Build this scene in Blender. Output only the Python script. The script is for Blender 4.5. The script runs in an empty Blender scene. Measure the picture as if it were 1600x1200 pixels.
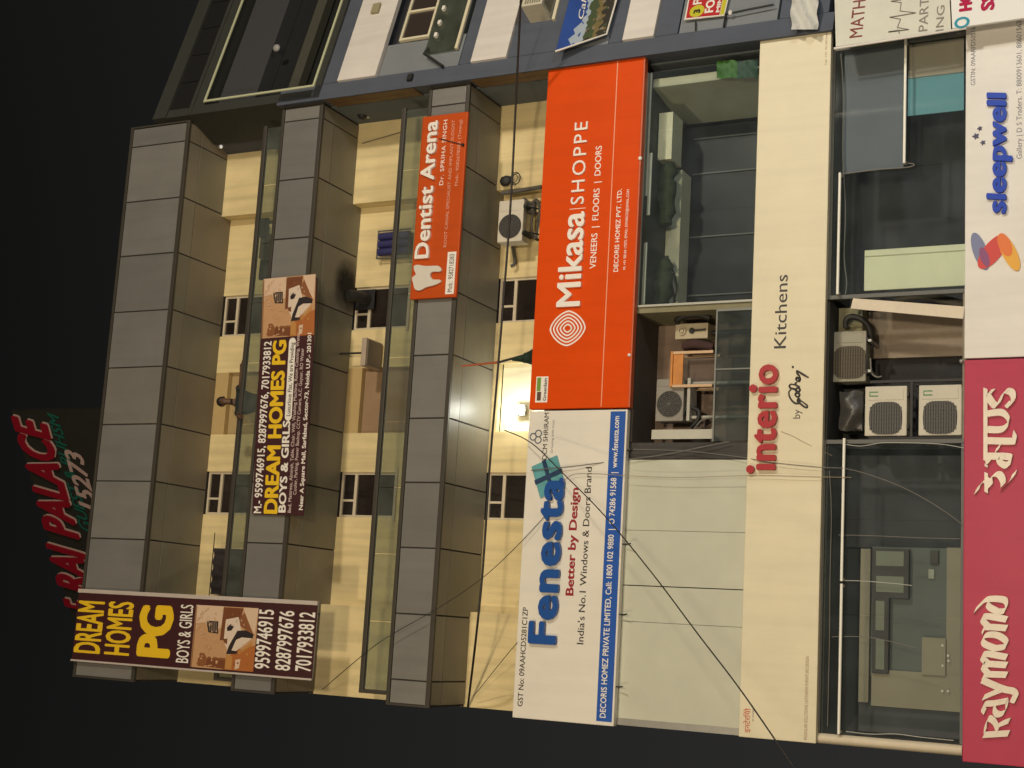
import bpy, bmesh, math, random
from mathutils import Vector, Matrix
random.seed(7)
S = bpy.context.scene
COL = S.collection

# ------------------------------------------------------------------ camera
F_PX, PITCH, ROLL, YAW = 2251.9, math.radians(26.8212), math.radians(1.5815), math.radians(10.8878)
DIST, EYE = 21.3, 1.6
_f = Vector((math.sin(YAW)*math.cos(PITCH), math.cos(YAW)*math.cos(PITCH), math.sin(PITCH)))
_r = Vector((math.cos(YAW), -math.sin(YAW), 0))
_d = _f.cross(_r)
R_ = _r*math.cos(ROLL) + _d*math.sin(ROLL)          # towards the right of the upright view
D_ = _d*math.cos(ROLL) - _r*math.sin(ROLL)          # down in the upright view
cam_data = bpy.data.cameras.new('camera')
cam = bpy.data.objects.new('camera', cam_data); COL.objects.link(cam)
cam_data.sensor_width = 36; cam_data.lens = 36*F_PX/1600
cam_data.clip_end = 3000
cm = Matrix((D_, R_, -_f)).transposed().to_4x4()    # the photograph was taken with the phone held sideways
cm.translation = Vector((0, -DIST, EYE))
cam.matrix_world = cm
S.camera = cam

# ------------------------------------------------------------------ world: night sky with a faint city glow
W = bpy.data.worlds.new('World'); S.world = W; W.use_nodes = True
nt = W.node_tree; nt.nodes.clear()
wo = nt.nodes.new('ShaderNodeOutputWorld'); bg = nt.nodes.new('ShaderNodeBackground')
tc = nt.nodes.new('ShaderNodeTexCoord'); sp = nt.nodes.new('ShaderNodeSeparateXYZ'); rp = nt.nodes.new('ShaderNodeValToRGB')
nt.links.new(tc.outputs['Generated'], sp.inputs[0]); nt.links.new(sp.outputs['Z'], rp.inputs[0])
rp.color_ramp.elements[0].position = 0.0; rp.color_ramp.elements[0].color = (.030, .0295, .028, 1)
rp.color_ramp.elements[1].position = 0.75; rp.color_ramp.elements[1].color = (.0050, .0050, .0048, 1)
e = rp.color_ramp.elements.new(.38); e.color = (.019, .0185, .018, 1)
nt.links.new(rp.outputs[0], bg.inputs[0]); bg.inputs[1].default_value = 1.0
nt.links.new(bg.outputs[0], wo.inputs[0])

S.view_settings.view_transform = 'Standard'; S.view_settings.look = 'None'
S.view_settings.exposure = 0; S.view_settings.gamma = 1
S.render.engine = 'CYCLES'
S.cycles.max_bounces = 8; S.cycles.transparent_max_bounces = 24; S.cycles.diffuse_bounces = 4
S.cycles.use_denoising = True
S.cycles.sample_clamp_indirect = 4

# ------------------------------------------------------------------ helpers
def ray(x, y):
    return _f + R_*((600-y)/F_PX) + D_*((x-800)/F_PX)
def at(x, y, Y=0.0):
    """point of the upright plane Y that the photograph shows at pixel x, y"""
    d = ray(x, y); t = (DIST+Y)/d.y
    return Vector((d.x*t, Y, EYE + d.z*t))

def lin(c):
    if isinstance(c, str):
        c = [int(c[i:i+2], 16)/255 for i in (0, 2, 4)]
        return tuple(v/12.92 if v <= .04045 else ((v+.055)/1.055)**2.4 for v in c)
    return c
MATS = {}
def mat(name, col, rough=.6, noise=0., nscale=3., bump=0., bscale=40., metal=0., spec=.5, streak=0., emit=None, estr=0.):
    if name in MATS: return MATS[name]
    m = bpy.data.materials.new(name); m.use_nodes = True
    n = m.node_tree; b = n.nodes['Principled BSDF']
    c = lin(col)
    b.inputs['Base Color'].default_value = (*c, 1)
    b.inputs['Roughness'].default_value = rough; b.inputs['Metallic'].default_value = metal
    b.inputs['Specular IOR Level'].default_value = spec
    if noise or streak or bump:
        t = n.nodes.new('ShaderNodeTexCoord')
    if noise or streak:
        a = n.nodes.new('ShaderNodeTexNoise'); a.inputs['Scale'].default_value = nscale; a.inputs['Detail'].default_value = 6
        a.inputs['Roughness'].default_value = .65
        n.links.new(t.outputs['Object'], a.inputs['Vector'])
        mr = n.nodes.new('ShaderNodeMapRange'); mr.inputs[1].default_value = .3; mr.inputs[2].default_value = .7
        mr.inputs[3].default_value = 1-noise; mr.inputs[4].default_value = 1+noise*.5
        n.links.new(a.outputs[0], mr.inputs[0])
        val = mr.outputs[0]
        if streak:
            mp = n.nodes.new('ShaderNodeMapping'); mp.inputs['Scale'].default_value = (4.5, 4.5, .35)
            n.links.new(t.outputs['Object'], mp.inputs[0])
            s2 = n.nodes.new('ShaderNodeTexNoise'); s2.inputs['Scale'].default_value = 1.3; s2.inputs['Detail'].default_value = 5
            n.links.new(mp.outputs[0], s2.inputs['Vector'])
            m2 = n.nodes.new('ShaderNodeMapRange'); m2.inputs[1].default_value = .42; m2.inputs[2].default_value = .75
            m2.inputs[3].default_value = 1; m2.inputs[4].default_value = 1-streak
            n.links.new(s2.outputs[0], m2.inputs[0])
            mu = n.nodes.new('ShaderNodeMath'); mu.operation = 'MULTIPLY'
            n.links.new(val, mu.inputs[0]); n.links.new(m2.outputs[0], mu.inputs[1]); val = mu.outputs[0]
        vm = n.nodes.new('ShaderNodeVectorMath'); vm.operation = 'SCALE'; vm.inputs[0].default_value = c
        n.links.new(val, vm.inputs['Scale']); n.links.new(vm.outputs[0], b.inputs['Base Color'])
    if bump:
        a2 = n.nodes.new('ShaderNodeTexNoise'); a2.inputs['Scale'].default_value = bscale; a2.inputs['Detail'].default_value = 4
        n.links.new(t.outputs['Object'], a2.inputs['Vector'])
        bp = n.nodes.new('ShaderNodeBump'); bp.inputs['Strength'].default_value = bump; bp.inputs['Distance'].default_value = .02
        n.links.new(a2.outputs[0], bp.inputs['Height']); n.links.new(bp.outputs[0], b.inputs['Normal'])
    if emit:
        b.inputs['Emission Color'].default_value = (*lin(emit), 1); b.inputs['Emission Strength'].default_value = estr
    MATS[name] = m
    return m
def glass(name, tint, dust=.06, dustcol=(.5, .52, .48), gloss=.5, rough=.03):
    """thin tinted pane: coloured transmission, fresnel reflection and a film of dust"""
    if name in MATS: return MATS[name]
    m = bpy.data.materials.new(name); m.use_nodes = True
    n = m.node_tree; n.nodes.clear()
    o = n.nodes.new('ShaderNodeOutputMaterial'); tr = n.nodes.new('ShaderNodeBsdfTransparent'); tr.inputs[0].default_value = (*tint, 1)
    gl = n.nodes.new('ShaderNodeBsdfGlossy'); gl.inputs['Roughness'].default_value = rough
    fr = n.nodes.new('ShaderNodeFresnel'); fr.inputs[0].default_value = 1.5
    mg = n.nodes.new('ShaderNodeMath'); mg.operation = 'MULTIPLY'; mg.inputs[1].default_value = gloss
    n.links.new(fr.outputs[0], mg.inputs[0])
    m1 = n.nodes.new('ShaderNodeMixShader'); n.links.new(mg.outputs[0], m1.inputs[0]); n.links.new(tr.outputs[0], m1.inputs[1]); n.links.new(gl.outputs[0], m1.inputs[2])
    df = n.nodes.new('ShaderNodeBsdfDiffuse'); df.inputs[0].default_value = (*dustcol, 1)
    t = n.nodes.new('ShaderNodeTexCoord'); a = n.nodes.new('ShaderNodeTexNoise'); a.inputs['Scale'].default_value = 2.2; a.inputs['Detail'].default_value = 7
    n.links.new(t.outputs['Object'], a.inputs['Vector'])
    mr = n.nodes.new('ShaderNodeMapRange'); mr.inputs[1].default_value = .3; mr.inputs[2].default_value = .72; mr.inputs[3].default_value = dust*.6; mr.inputs[4].default_value = dust*1.5
    n.links.new(a.outputs[0], mr.inputs[0])
    m2 = n.nodes.new('ShaderNodeMixShader'); n.links.new(mr.outputs[0], m2.inputs[0]); n.links.new(m1.outputs[0], m2.inputs[1]); n.links.new(df.outputs[0], m2.inputs[2])
    n.links.new(m2.outputs[0], o.inputs[0])
    MATS[name] = m
    return m

class MB:
    """collects shapes for ONE mesh object"""
    def __init__(s): s.v = []; s.f = []; s.m = []; s.smooth = set()
    def add(s, vs, fs, mi=0, smooth=False):
        o = len(s.v); s.v += [tuple(p) for p in vs]
        for f in fs:
            if smooth: s.smooth.add(len(s.f))
            s.f.append([i+o for i in f]); s.m.append(mi)
        return s
    def box(s, x0, x1, y0, y1, z0, z1, mi=0):
        if x0 > x1: x0, x1 = x1, x0
        if y0 > y1: y0, y1 = y1, y0
        if z0 > z1: z0, z1 = z1, z0
        vs = [(x0,y0,z0),(x1,y0,z0),(x1,y1,z0),(x0,y1,z0),(x0,y0,z1),(x1,y0,z1),(x1,y1,z1),(x0,y1,z1)]
        return s.add(vs, [(0,3,2,1),(4,5,6,7),(0,1,5,4),(1,2,6,5),(2,3,7,6),(3,0,4,7)], mi)
    def cbox(s, c, sx, sy, sz, mi=0):
        return s.box(c[0]-sx/2, c[0]+sx/2, c[1]-sy/2, c[1]+sy/2, c[2]-sz/2, c[2]+sz/2, mi)
    def bbox(s, x0, x1, y0, y1, z0, z1, b=.01, mi=0):
        """box with chamfered edges"""
        bm = bmesh.new(); bmesh.ops.create_cube(bm, size=1)
        for v in bm.verts:
            v.co = Vector(((x0+x1)/2+v.co.x*abs(x1-x0), (y0+y1)/2+v.co.y*abs(y1-y0), (z0+z1)/2+v.co.z*abs(z1-z0)))
        bmesh.ops.bevel(bm, geom=bm.edges[:], offset=b, segments=2, affect='EDGES', profile=.6)
        bm.verts.index_update()
        s.add([v.co[:] for v in bm.verts], [[v.index for v in f.verts] for f in bm.faces], mi); bm.free()
        return s
    def poly(s, pts, mi=0): return s.add(pts, [list(range(len(pts)))], mi)
    def hull(s, front, back, mi=0):
        """solid between two matching outlines (front seen counter-clockwise)"""
        n = len(front)
        return s.add(list(front)+list(back), [list(range(n)), list(range(2*n-1, n-1, -1))]+[[i, i+n, (i+1) % n+n, (i+1) % n] for i in range(n)], mi)
    def prism(s, xz, y0, y1, mi=0): return s.hull([(x, y0, z) for x, z in xz], [(x, y1, z) for x, z in xz], mi)
    def zprism(s, xy, z0, z1, mi=0): return s.hull([(x, y, z1) for x, y in xy], [(x, y, z0) for x, y in xy], mi)
    def tube(s, pts, r, n=8, mi=0, cap=True):
        pts = [Vector(p) for p in pts]; rs = r if isinstance(r, (list, tuple)) else [r]*len(pts)
        vs = []; prev = None
        for i, p in enumerate(pts):
            t = (pts[min(i+1, len(pts)-1)]-pts[max(i-1, 0)]).normalized()
            u = prev - t*prev.dot(t) if prev is not None and (prev-t*prev.dot(t)).length > 1e-4 else t.orthogonal()
            u.normalize(); w = t.cross(u); prev = u
            vs += [p+(u*math.cos(2*math.pi*k/n)+w*math.sin(2*math.pi*k/n))*rs[i] for k in range(n)]
        fs = [[i*n+k, i*n+(k+1) % n, (i+1)*n+(k+1) % n, (i+1)*n+k] for i in range(len(pts)-1) for k in range(n)]
        s.add(vs, fs, mi, True)
        if cap: s.add(vs[:n], [list(range(n-1, -1, -1))], mi); s.add(vs[-n:], [list(range(n))], mi)
        return s
    def disc(s, c, r, y0, y1, n=28, mi=0, hole=0.):
        """disc or ring facing the street (axis Y)"""
        a = [2*math.pi*k/n for k in range(n)]
        o0 = [(c[0]+r*math.cos(t), y0, c[1]+r*math.sin(t)) for t in a]; o1 = [(x, y1, z) for x, _, z in o0]
        if not hole: return s.hull(o0, o1, mi)
        i0 = [(c[0]+hole*math.cos(t), y0, c[1]+hole*math.sin(t)) for t in a]; i1 = [(x, y1, z) for x, _, z in i0]
        fs = []
        for k in range(n):
            j = (k+1) % n
            fs += [[k, j, 2*n+j, 2*n+k], [k, n+k, n+j, j], [2*n+k, 2*n+j, 3*n+j, 3*n+k]]
        return s.add(o0+o1+i0+i1, fs, mi)
    def ball(s, c, rx, ry, rz, mi=0, u=12, v=8, jit=0):
        vs = [(c[0], c[1], c[2]+rz)]
        for i in range(1, v):
            for k in range(u):
                q = 1+random.uniform(-jit, jit); a = math.pi*i/v; b = 2*math.pi*k/u
                vs.append((c[0]+rx*q*math.sin(a)*math.cos(b), c[1]+ry*q*math.sin(a)*math.sin(b), c[2]+rz*q*math.cos(a)))
        vs.append((c[0], c[1], c[2]-rz)); L = len(vs)-1
        fs = [[0, 1+k, 1+(k+1) % u] for k in range(u)]
        fs += [[1+i*u+k, 1+(i+1)*u+k, 1+(i+1)*u+(k+1) % u, 1+i*u+(k+1) % u] for i in range(v-2) for k in range(u)]
        fs += [[L, 1+(v-2)*u+(k+1) % u, 1+(v-2)*u+k] for k in range(u)]
        return s.add(vs, fs, mi, True)

def base_of(p):
    while p.parent: p = p.parent
    return Vector(p['_b'])
def obj(name, mb, m, parent=None, label=None):
    """links the collected shapes as one mesh object; shapes are given in world coordinates"""
    me = bpy.data.meshes.new(name)
    off = base_of(parent) if parent else Vector((0, 0, 0))
    me.from_pydata([tuple(Vector(v)-off) for v in mb.v], [], mb.f)
    for x in (m if isinstance(m, (list, tuple)) else [m]): me.materials.append(x)
    for i, p in enumerate(me.polygons):
        p.material_index = mb.m[i]; p.use_smooth = i in mb.smooth
    bm = bmesh.new(); bm.from_mesh(me); bmesh.ops.recalc_face_normals(bm, faces=bm.faces[:]); bm.to_mesh(me); bm.free()
    o = bpy.data.objects.new(name, me); COL.objects.link(o)
    if parent: o.parent = parent
    if label: o['label'] = label
    return o
def thing(name, label, cat, loc, group=None):
    o = bpy.data.objects.new(name, None); COL.objects.link(o)
    o.empty_display_size = .2
    o.location = loc; o['_b'] = tuple(loc); o['label'] = label; o['category'] = cat
    if group: o['group'] = group
    return o
def tag(o, label, cat, group=None):
    o['label'] = label; o['category'] = cat
    if group: o['group'] = group
    return o
def struct(name, mb, m):
    o = obj(name, mb, m); o['kind'] = 'structure'; return o

# ------------------------------------------------------------------ lettering
_cache = {}
def glyphs(s, shear=0., space=1., res=3):
    k = (s, shear, space, res)
    if k in _cache: return _cache[k]
    c = bpy.data.curves.new('t', 'FONT'); c.body = s; c.size = 1; c.extrude = .5; c.shear = shear
    c.space_character = space
    c.resolution_u = res
    o = bpy.data.objects.new('t', c); COL.objects.link(o)
    me = bpy.data.meshes.new_from_object(o)
    vs = [v.co.copy() for v in me.vertices]; fs = [list(p.vertices) for p in me.polygons]
    bpy.data.objects.remove(o); bpy.data.curves.remove(c); bpy.data.meshes.remove(me)
    _cache[k] = (vs, fs); return vs, fs
def height_of(ch):
    vs, _ = glyphs(ch); return max(v.y for v in vs)
def text(mb, s, pl, pr, pt, Y, depth=.004, bold=0., shear=0., space=1., ref='H', tilt=False, plane=None, mi=0, res=3):
    """sets s on plane Y: baseline from pixel pl to pixel pr, top of a capital (ref) above the start at pixel pt"""
    P = plane or (lambda x, y: at(x, y, Y))
    heavy = max(0, bold)
    vs, fs = glyphs(s, shear, space, res)
    a, b, c = P(*pl), P(*pr), P(*pt)
    x0 = min(v.x for v in vs)-heavy; w = max(v.x for v in vs)+heavy-x0
    ex = b-a
    if not tilt: a.z += ex.z/2; ex.z = 0
    ez = Vector((0, 0, (c-P(*pl)).z))
    h = height_of(ref)+heavy*.7
    nrm = Vector((-ex.y, ex.x, 0)).normalized()          # into the wall
    sh = [(0, 0)]
    if heavy: sh += [(heavy*math.cos(k*math.pi/4), heavy*.7*math.sin(k*math.pi/4)) for k in (range(8) if heavy > .015 else (0, 4))]
    for k, (dx, dy) in enumerate(sh):                    # heavier strokes: the outline repeated round a small circle
        mb.add([a + ex*((v.x+dx-x0)/w) + ez*((v.y+dy+heavy*.35)/h) - nrm*((depth+k*.0004)*(v.z+.5)-.001) for v in vs], fs, mi)
    return mb
def lettering(parent, m, s, *a, name='lettering', **k):
    return obj(name, text(MB(), s, *a, **k), m, parent)
def pen(mb, pts, Y, depth, nib, step=.0006, mi=0):
    """broad-nib stroke: sweeps a slanted nib (dx, dz) along a path of (x, z) points"""
    nx, nz = nib
    for i in range(len(pts)-1):
        (x0, z0), (x1, z1) = pts[i], pts[i+1]
        q = [(x0-nx, z0-nz), (x0+nx, z0+nz), (x1+nx, z1+nz), (x1-nx, z1-nz)]
        ar = sum(q[k][0]*q[(k+1) % 4][1]-q[(k+1) % 4][0]*q[k][1] for k in range(4))
        if abs(ar) < 1e-7: continue
        if ar < 0: q.reverse()
        pen.n += 1; o = (pen.n % 9)*step
        mb.prism(q, Y-depth-o, Y-.001, mi)
pen.n = 0
def curve(pts, n=6):
    """Catmull-Rom through the points"""
    P = [pts[0]]+list(pts)+[pts[-1]]; out = []
    for i in range(1, len(P)-2):
        for k in range(n):
            t = k/n; r = []
            for j in range(len(pts[0])):
                a, b, c, d = P[i-1][j], P[i][j], P[i+1][j], P[i+2][j]
                r.append(.5*((2*b)+(c-a)*t+(2*a-5*b+4*c-d)*t*t+(3*b-a-3*c+d)*t**3))
            out.append(tuple(r))
    out.append(tuple(pts[-1])); return out
# ------------------------------------------------------------------ materials
M_band = mat('metal_cladding', (.185, .185, .19), .38, .06, 1.2, .05, 3)
M_bands = [mat('metal_cladding_%s' % n, c, r, .10, 1.1, .06, 3, streak=.10) for n, c, r in (('pale', (.205, .202, .190), .36), ('mid', (.190, .188, .178), .40), ('dark', (.172, .170, .162), .42), ('warm', (.196, .188, .170), .38))]
M_soffits = [mat('soffit_%s' % n, c, r, .14, .9, .08, 3) for n, c, r in (('pale', (.235, .212, .165), .42), ('mid', (.218, .198, .155), .45), ('olive', (.205, .192, .145), .45), ('brown', (.225, .195, .145), .42))]
M_trim = mat('dark_trim', (.052, .046, .036), .5, .1, 2)
M_joint = mat('cladding_backing', (.03, .027, .022), .8)
M_wall = mat('cream_paint', (.79, .66, .36), .8, .10, 1.3, .14, 60, streak=.24)
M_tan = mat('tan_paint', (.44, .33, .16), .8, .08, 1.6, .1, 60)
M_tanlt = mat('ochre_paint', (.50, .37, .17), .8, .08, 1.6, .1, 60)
M_brown = mat('brown_door', (.30, .20, .12), .6, .1, 2)
M_frame = mat('cream_frame', (.62, .55, .42), .5, .08, 4)
M_winglass = glass('window_pane', (.30, .27, .25), .05, (.35, .28, .24), .8)
M_dark = mat('dark_room', (.035, .03, .03), .9)
M_curtain = mat('maroon_curtain', (.14, .085, .08), .9, .3, 5)
M_rail = glass('railing_glass', (.69, .725, .68), .085, (.42, .46, .42), .4)
M_shop = glass('shopfront_glass', (.90, .93, .93), .024, (.42, .50, .56), .35)
M_shop2 = glass('dusty_glass', (.62, .66, .66), .06, (.42, .50, .52), .35)
M_conc = mat('rough_concrete', (.26, .23, .18), .9, .2, 2.5, .3, 30, streak=.2)
M_olive = mat('olive_plaster', (.24, .225, .14), .9, .15, 2.5, .2, 40)
M_pink = mat('pinkish_plaster', (.27, .20, .155), .9, .18, 2.2, .2, 40, streak=.2)
M_frost = mat('white_film_panel', (.53, .545, .45), .45, .07, 1.5)
M_white = mat('white_board', (.78, .75, .68), .6, .06, 2)
M_grey = mat('grey_paint', (.085, .10, .135), .7, .1, 1.5, .1, 50, streak=.12)
M_greydk = mat('dark_olive_grey', (.035, .037, .032), .7, .1, 1.5)
M_greylt = mat('pale_grey_paint', (.20, .22, .24), .75, .1, 1.5)
M_nwhite = mat('white_panel', (.74, .70, .66), .6, .07, 1.2, streak=.12)
M_black = mat('black_rubber', (.02, .02, .02), .6)
M_wire = mat('cable_black', (.025, .022, .02), .6)
M_wirelt = mat('cable_grey', (.17, .16, .145), .6)
M_steel = mat('galvanised_steel', (.36, .36, .34), .4, .1, 8, metal=.6)
M_batten = mat('white_tube_light', (.88, .88, .80), .4)

# ------------------------------------------------------------------ ground
mb = MB().box(-400, 400, -400, 400, -.5, 0); struct('ground', mb, mat('bare_ground', (.10, .09, .075), .95, .2, .8))
mb = MB(); mb.poly([(-300, -31, .004), (300, -31, .004), (300, -7, .004), (-300, -7, .004)])
struct('road', mb, mat('asphalt', (.055, .053, .05), .85, .25, 1.2, .4, 60))
mb = MB().box(-300, 300, -7, -.4, -.05, .13); struct('pavement', mb, mat('paving', (.28, .26, .23), .9, .2, 2, .3, 30))
mb = MB()
for k in range(-20, 21): mb.poly([(k*6-1.2, -19.2, .008), (k*6+1.2, -19.2, .008), (k*6+1.2, -19.05, .008), (k*6-1.2, -19.05, .008)])
struct('road_marking', mb, mat('road_paint', (.6, .6, .56), .8, .3, 4))

# ------------------------------------------------------------------ the shop building
XL, XR = -1.345, 9.62
B = thing('shop_building', 'five storey shop building with grey clad balcony bands, cream walls and dusty shopfront glass', 'building', (4.1, 0, 0))
# structure behind everything: slabs and the rear body
mb = MB()
mb.box(XL, XR, 2.4, 11, 0, 20.2)
for z0, z1 in ((20.1, 20.3), (16.93, 17.12), (13.78, 13.97), (10.47, 10.68), (7.3, 7.5)):
    mb.box(XL+.01, XR-.01, .3, 2.39, z0, z1)
obj('rear_body', mb, M_dark, B)
BANDS = ((20.09, 21.6, (225, 311, 396, 484, 572, 662, 752, 844, 957), 250), (16.91, 17.85, (189, 280, 372, 467, 560, 657, 753, 850, 957), 460), (13.76, 14.60, (165, 262, 358, 457, 554, 653, 754, 857, 962, 1067), 690))
for z0, z1, js, px in BANDS:
    xs = [XL+.03]+[at(px, j, 0).x for j in reversed(js)]+[XR-.04]
    core = MB().box(XL+.01, XR-.01, .025, .28, z0+.03, z1-.01)
    core.box(XL+.01, XR-.01, .281, 1.24, z0+.03, z0+.16)
    bd = obj('balcony_band', core, M_joint, B)
    fr = MB()
    g = .013
    for a, b in zip(xs, xs[1:]):
        dy = random.uniform(-.003, .003); fr.bbox(a+g+random.uniform(-.003, .003), b-g, .006+dy, .03, z0+.085, z1-.07+random.uniform(-.004, .002), .005, random.randrange(4))
    obj('cladding_panel', fr, M_bands, bd)
    so = MB(); ysplit = .40
    for a, b in zip(xs, xs[1:]):
        so.bbox(a+g, b-g, .02, ysplit-g/2, z0+random.uniform(0, .004), z0+.035, .004, random.randrange(4))
        so.bbox(a+g, b-g, ysplit+g/2, 1.245 if (b < .35 or a > 7.7) else 1.545, z0+random.uniform(0, .005), z0+.035, .004, random.randrange(4))
    obj('soffit_panel', so, M_soffits, bd)
    t = MB(); t.bbox(XL, XR, -.012, .05, z0-.004, z0+.075, .006); t.bbox(XL, XR, -.008, .30, z1-.06, z1, .006)
    for x in (XL, XR-.035): t.bbox(x, x+.035, -.006, .05, z0+.076, z1-.061, .005)
    obj('edge_trim', t, M_trim, bd)
# upper storeys: wall with openings (front face Y = 1.55, end piers Y = 1.25)
WL, RC, WR = (1.93, 2.785), (3.53, 4.79), (5.54, 6.385)
for zs in (20.09, 16.91, 13.76):
    zf = zs-3.1; sill = zs-1.24
    w = MB(); zt = zs+.02
    w.box(XL, .285, 1.25, 2.38, zf, zt); w.box(7.985, XR, 1.25, 2.38, zf, zt)
    for a, b in ((.286, WL[0]), (WL[1], RC[0]), (RC[1], WR[0]), (WR[1], 7.984)): w.box(a, b, 1.55, 2.38, zf, zt)
    for a, b in (WL, WR): w.box(a, b, 1.552, 2.38, zf, sill)
    obj('wall', w, M_wall, B)
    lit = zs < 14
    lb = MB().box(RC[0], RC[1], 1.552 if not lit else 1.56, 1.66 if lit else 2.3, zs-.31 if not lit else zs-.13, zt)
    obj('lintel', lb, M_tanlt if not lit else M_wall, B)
    dp = MB()
    if not lit:
        dp.box(RC[0], RC[1], 1.66, 1.72, zf, zs-.32)
        dr = obj('door', dp, M_brown if zs < 18 else M_tan, B)
        h = MB().tube([(4.6, 1.60, zf+1.0), (4.6, 1.60, zf+1.15)], .015); obj('handle', h, M_steel, dr)
    else:
        dp.box(RC[0]+.001, RC[1]-.001, 1.68, 1.74, zf, zs-.14)
        obj('recess_panel', dp, mat('cream_board', (.82, .78, .58), .6, .04, 2), B)
    for a, b in (WL, WR):
        f = MB(); t = .045; y0, y1 = 1.60, 1.68; zb, zz = sill, zs-.01
        f.box(a, a+t, y0, y1, zb, zz); f.box(b-t, b, y0, y1, zb, zz)
        f.box(a+t, b-t, y0, y1, zb, zb+t); f.box(a+t, b-t, y0, y1, zz-t, zz)
        f.box(a+t, b-t, y0+.003, y1-.003, zs-.36, zs-.30)
        xm = a+.32
        f.box(xm-.02, xm+.02, y0+.006, y1-.006, zs-.30, zz-t)
        f.box(a-.05, b+.05, 1.50, 1.62, zb-.05, zb-.002)
        wd = obj('window', f, M_frame, B)
        p = MB().box(a+t, b-t, 1.64, 1.646, zb+t, zz-t); obj('pane', p, M_winglass, wd)
        c = MB(); n = 14
        pts = [(a+t+(b-a-2*t)*i/n, 1.80+.03*math.sin(i*1.9)) for i in range(n+1)]
        half = pts if (a > 3) == (zs > 18) else pts[:8]
        for (xa, ya), (xb, yb) in zip(half, half[1:]): c.poly([(xa, ya, zb+.02), (xb, yb, zb+.02), (xb, yb, zz-.05), (xa, ya, zz-.05)])
        obj('curtain', c, M_curtain, wd)
        bk = MB().box(a, b, 2.2, 2.38, zb, zz); obj('room_back', bk, M_dark, wd)
# two glass railings
for zb, zt in ((17.86, 18.29), (14.61, 15.18)):
    r = MB(); xa, xb = -1.19, 9.30
    r.bbox(xa, xb, .03, .11, zt-.085, zt, .012)
    r.bbox(xa, xa+.07, .035, .105, zb, zt-.086, .01)
    r.box(xa, xb, .05, .09, zb, zb+.03)
    rl = obj('railing', r, M_trim, B)
    n = 9
    for i in range(n):
        a = xa+.07+(xb-xa-.1)*i/n; b = xa+.07+(xb-xa-.1)*(i+1)/n-.012
        obj('glass_panel', MB().box(a, b, .066, .074, zb+.031, zt-.087), M_rail, rl)
# spandrel beams behind the big fascia signs
for z0, z1 in ((10.45, 12.0), (7.28, 8.38), (3.4, 5.2)): obj('spandrel_beam', MB().box(XL+.02, 9.4, .12, 1.2, z0, z1), M_grey, B)
# ---- second floor (8.38 - 10.45)
edges = [at(1060, y, .1).x for y in (1136, 975, 918, 830, 718)]
for a, b in zip(edges, edges[1:]):
    obj('film_panel', MB().bbox(a+(.012 if abs(a-edges[2]) < .01 else .003), b-.003, .10, .14, 8.37, 10.46, .002), M_frost, B)
obj('corner_post', MB().box(XL, -1.24, .09, .2, 8.37, 10.46), M_steel, B)
obj('pillar', MB().box(2.84, 3.10, .13, 1.3, 8.37, 10.46), mat('dark_pillar', (.045, .043, .042), .7, .3, 3), B)
mb = MB(); mb.box(3.10, 5.36, 1.12, 1.2, 8.37, 10.45); obj('niche_back', mb, M_pink, B)
mb = MB(); mb.box(5.24, 5.33, .12, 1.11, 8.37, 10.45); obj('niche_side', mb, M_olive, B)
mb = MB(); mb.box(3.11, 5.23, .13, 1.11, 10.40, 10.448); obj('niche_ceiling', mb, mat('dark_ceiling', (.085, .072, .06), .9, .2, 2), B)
mb = MB(); mb.box(3.11, 5.23, .16, 1.11, 8.37, 8.44); obj('niche_floor', mb, M_conc, B)
lr = MB(); lr.box(3.11, 5.24, .085, .125, 9.005, 9.03); lr.box(4.25, 4.27, .085, .125, 8.38, 9.004); lr.box(5.20, 5.24, .086, .124, 8.38, 9.004)
lo = obj('low_railing', lr, mat('grey_aluminium', (.20, .21, .19), .5), B)
obj('glass_panel', MB().box(3.115, 4.249, .10, .108, 8.38, 9.004), M_shop2, lo)
obj('glass_panel', MB().box(4.271, 5.199, .10, .108, 8.38, 9.004), M_shop2, lo)
# glazed bay on the right with a cream beam and dark inner windows
fr = MB(); fr.box(5.335, 9.40, .09, .15, 10.39, 10.45); fr.box(5.335, 5.37, .085, .155, 8.37, 10.389)
bay = obj('glazed_bay', fr, mat('pale_aluminium', (.42, .43, .38), .45), B)
xs = [5.37, 6.9, 8.35, 9.40]
for a, b in zip(xs, xs[1:]): obj('glass_panel', MB().box(a+.004, b-.004, .11, .118, 8.37, 10.388), M_shop, bay)
for a in ((5.38, 8.05, 1.30, 1.75, 10.16, 10.42), (8.06, 8.90, .72, 1.2, 10.15, 10.40)): obj('inner_beam', MB().box(*a), mat('beam_cream', (.88, .84, .62), .8, .12, 2), B)
mb = MB(); mb.box(5.37, 9.4, .16, 2.3, 10.43, 10.448); obj('inner_ceiling', mb, mat('bay_ceiling', (.10, .105, .085), .9), B)
mb = MB(); mb.zprism([(9.25, .42), (9.4, .42), (9.4, 1.9), (9.1, 1.9)], 8.4, 10.42); obj('inner_side_wall', mb, mat('bay_plaster', (.55, .55, .40), .85, .1, 2), B)
mb = MB(); mb.box(5.4, 9.0, 1.8, 1.84, 8.4, 10.4); iw = obj('inner_window', mb, mat('dark_tinted_window', (.020, .021, .026), .35, spec=.2), B)
for x in (5.9, 6.95, 8.1, 8.75): obj('mullion', MB().box(x, x+.025, 1.77, 1.798, 8.4, 10.15), mat('dull_mullion', (.13, .13, .125), .5), iw)
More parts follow.
